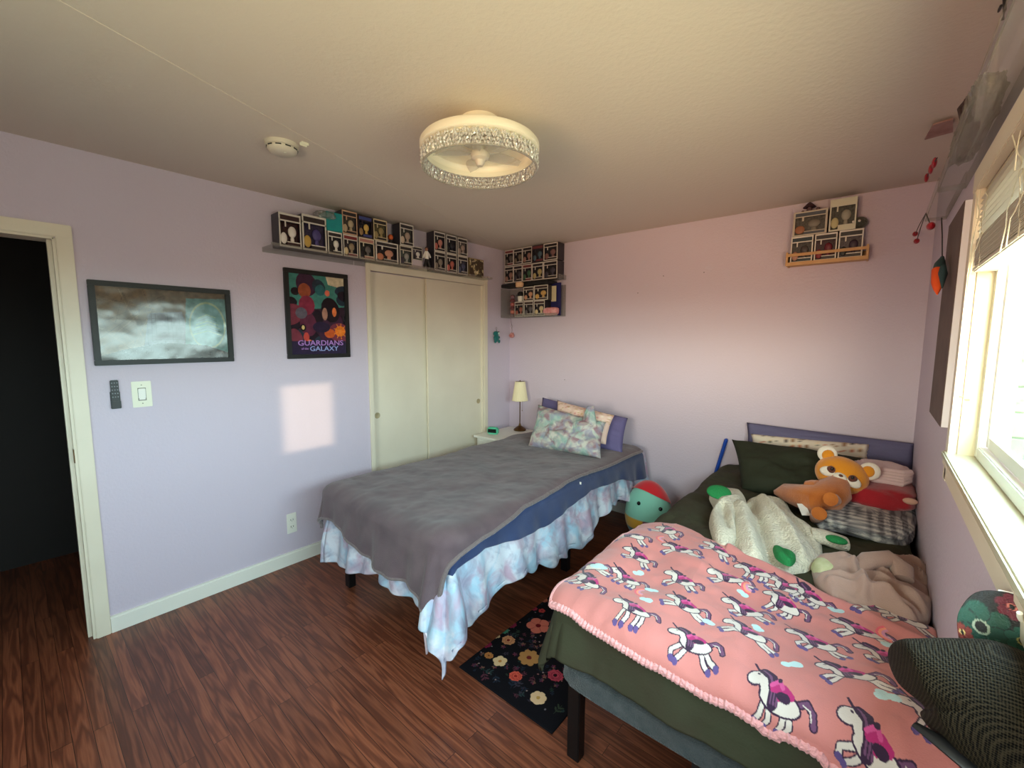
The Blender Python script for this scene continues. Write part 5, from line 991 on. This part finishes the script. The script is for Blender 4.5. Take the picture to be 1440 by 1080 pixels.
q = P(1138, 298, 'y', -.06); mf = empty('mushroom_figurine', (q.x, -.06, zl+.330), 'little dark mushroom-hatted figurine on top of the wide grey toy box', 'figurine')
MB().lathe([(0, .065), (.008, .06), (.034, .034), (.036, .030), (.01, .032), (0, .032)], 18).build('hat', mat('plum', (70, 44, 56), .6), mf, True); MB().lathe([(0, 0), (.014, 0), (.016, .016), (.008, .034), (0, .034)], 14).build('body', mat('plum2', (104, 80, 84), .6), mf, True)
MB().ell((.045, 0, .012), (.012, .010, .013)).ell((-.035, 0, .008), (.008, .008, .009)).build('companion', mat('plum2'), mf, True)
q = P(1208, 314, 'y', -.06); sp_ = empty('dark_plush', (q.x, -.06, zl+.182), 'small dark furry toy beside the tall pale box on the pine ledge', 'plush toy')
MB().ell((0, 0, .038), (.042, .035, .038)).build('body', mat('dark_fur', (64, 66, 58), .95, sheen=.4, bump=(90, 1.)), sp_, True)
for s_ in (-1, 1): MB().ell((s_*.014-.012, -.032, .045), (.007, .005, .008)).build('eye', mat('pale_eye', (220, 210, 200), .4), sp_, True)
# nail marks
for i, (px, py) in enumerate(((897, 412), (933, 388), (794, 534), (990, 383))):
    tag(MB().cyl(P(px, py, 'y', -.0005), P(px, py, 'y', -.007), .0035, n=8).build('wall_nail', mat('nail', (60, 44, 40), .5, metal=.4)), ['left nail of the pair in the upper pink wall', 'nail in the upper pink wall right of its lower neighbour', 'nail in the pink wall just right of the lamp', 'faint nail farthest right in the upper pink wall'][i], 'nail')
# ------------------------------------------------------------------ window wall: board, acrylic shelves, hanging bits
brownb = mat('weathered_board', (112, 92, 88), .8, vary=((78, 62, 60), 9, .9))
xb = W-.03; a_, b_ = P(1304, 605, 'x', xb), P(1319, 627, 'x', xb)
bd = empty('wall_canvas', (W-.002, (a_.y+b_.y)/2, 1.27), 'tall brown weathered-look board with white edge beside the window', 'wall art'); hw = (b_.y-a_.y)/2; hw = abs(hw)
MB().box((-.028, -hw, 0), (-.006, hw, .70), .001).build('printed_front', brownb, bd)
MB().box((-.026, -hw-.002, .001), (0, -hw, .699)).box((-.006, -hw, 0), (0, hw, .70)).build('white_edge', mat('bright_edge', (240, 240, 246), .5), bd)
zs = 2.085
sa = P(1318, 270, 'z', zs); sdepth = W-sa.x
for nm, ya_, yb_, zz_, lb in (('acrylic_shelf', -2.75, sa.y, zs, 'clear acrylic shelf with lip running above the window'), ('acrylic_shelf', sa.y+.012, -.62, zs+.02, 'shorter clear acrylic shelf between the window shelf and the back corner')):
    tag(MB().box((sa.x, ya_, zz_-.004), (W-.001, yb_, zz_), .001).box((sa.x, ya_, zz_), (sa.x+.004, yb_, zz_+.035), .001).box((sa.x, yb_-.003, zz_), (W-.001, yb_, zz_+.012)).box((W-.005, ya_, zz_), (W-.001, yb_, zz_+.04)).build(nm, acrylic), lb, 'shelf', 'clear acrylic wall shelves')
tag(soft('clear_wrapper', (W-.045, -1.75, zs+.035), (.06, .5, .06), bpy.data.materials['cellophane'], noise=.3, seed=9, ns=7, n=60), 'crumpled clear wrapping lying on the shelf above the window', 'plastic bag')
tag(MB().poly([P(1300, 197, 'z', 2.40), P(1340, 186, 'z', 2.41), P(1340, 168, 'z', 2.425), P(1312, 176, 'z', 2.42)], (0, 0, .006)).build('red_card', mat('red_card', (96, 26, 34), .4, vary=((190, 160, 150), 18, .95))), 'dark red printed card tucked up under the ceiling near the corner', 'card')
cherry = mat('cherry_red', (160, 14, 34), .4)
for i, (px, py, ps, lb) in enumerate(((1286, 332, ((1289, 339), (1309, 318), (1287, 329)), 'red cherry pompom charm hanging from the short acrylic shelf'), (1306, 240, ((1303, 250), (1309, 238), (1314, 229)), 'dark red ribbon charm above the cherry charm by the corner'))):
    x_ = sa.x-.012 if i == 0 else sa.x-.01; r_ = empty('red_charm', P(px, py, 'x', x_), lb, 'charm'); o_ = r_.location.copy(); top = P(1302, 300, 'x', x_) if i == 0 else P(1318, 222, 'x', x_)
    for u_, v_ in ps:
        p_ = P(u_, v_, 'x', x_); MB().ell(p_-o_, (.012, .028, .013) if i == 0 else (.008, .03, .018)).build('pompom', cherry, r_, True); mid = (p_+top)/2; mid.z += .008; mid.y += .02
        MB().tube([p_-o_, mid-o_, top-o_], .0018, 6).build('thread', fbk, r_, True)
q = P(1318, 397, 'x', W-.06); t_ = P(1325, 362, 'x', W-.045); b_ = P(1318, 414, 'x', W-.06)
cr_o = empty('carrot_charm', (q.x, q.y, q.z), 'long orange and teal carrot-shaped charm hanging beside the brown board', 'charm')
MB().tube([b_-q, (b_+q)/2-q, q-q, P(1318, 380, 'x', W-.06)-q], [.002, .011, .016, .015], 14).build('orange_half', mat('orange_felt', (224, 84, 30), .8), cr_o, True)
MB().tube([P(1319, 380, 'x', W-.058)-q, P(1321, 372, 'x', W-.055)-q, t_-q], [.015, .014, .005], 12).tube([P(1325, 405, 'x', W-.05)-q, P(1326, 385, 'x', W-.048)-q, t_-q], [.002, .012, .006], 10).build('teal_half', mat('teal_felt', (44, 70, 78), .8), cr_o, True)
MB().tube([t_-q, P(1325, 330, 'x', W-.05)-q, P(1324, 306, 'x', W-.055)-q], .0018, 6).build('cord', fbk, cr_o, True)
for i, pts in enumerate((((1408, 8), (1396, 32), (1386, 60), (1380, 82)), ((1412, -6), (1413, 14), (1410, 28)))):
    tag(MB().tube([P(x, y, 'x', W-.012) for x, y in pts], .0035, 8).build('black_cable', blackp, None, True), ['curved black cable on the wall above the window shelf', 'short straight black cable at the top edge beside the curved one'][i], 'cable')
tag(MB().tube([P(x, y, 'x', W-.05) for x, y in ((1355, 158), (1362, 145), (1359, 168), (1352, 152), (1358, 140))], [.004, .012, .014, .010, .004], 8).build('dried_sprig', mat('dark_sprig', (60, 40, 40), .8), None, True), 'small dark sprig sticking out over the window shelf', 'sprig')
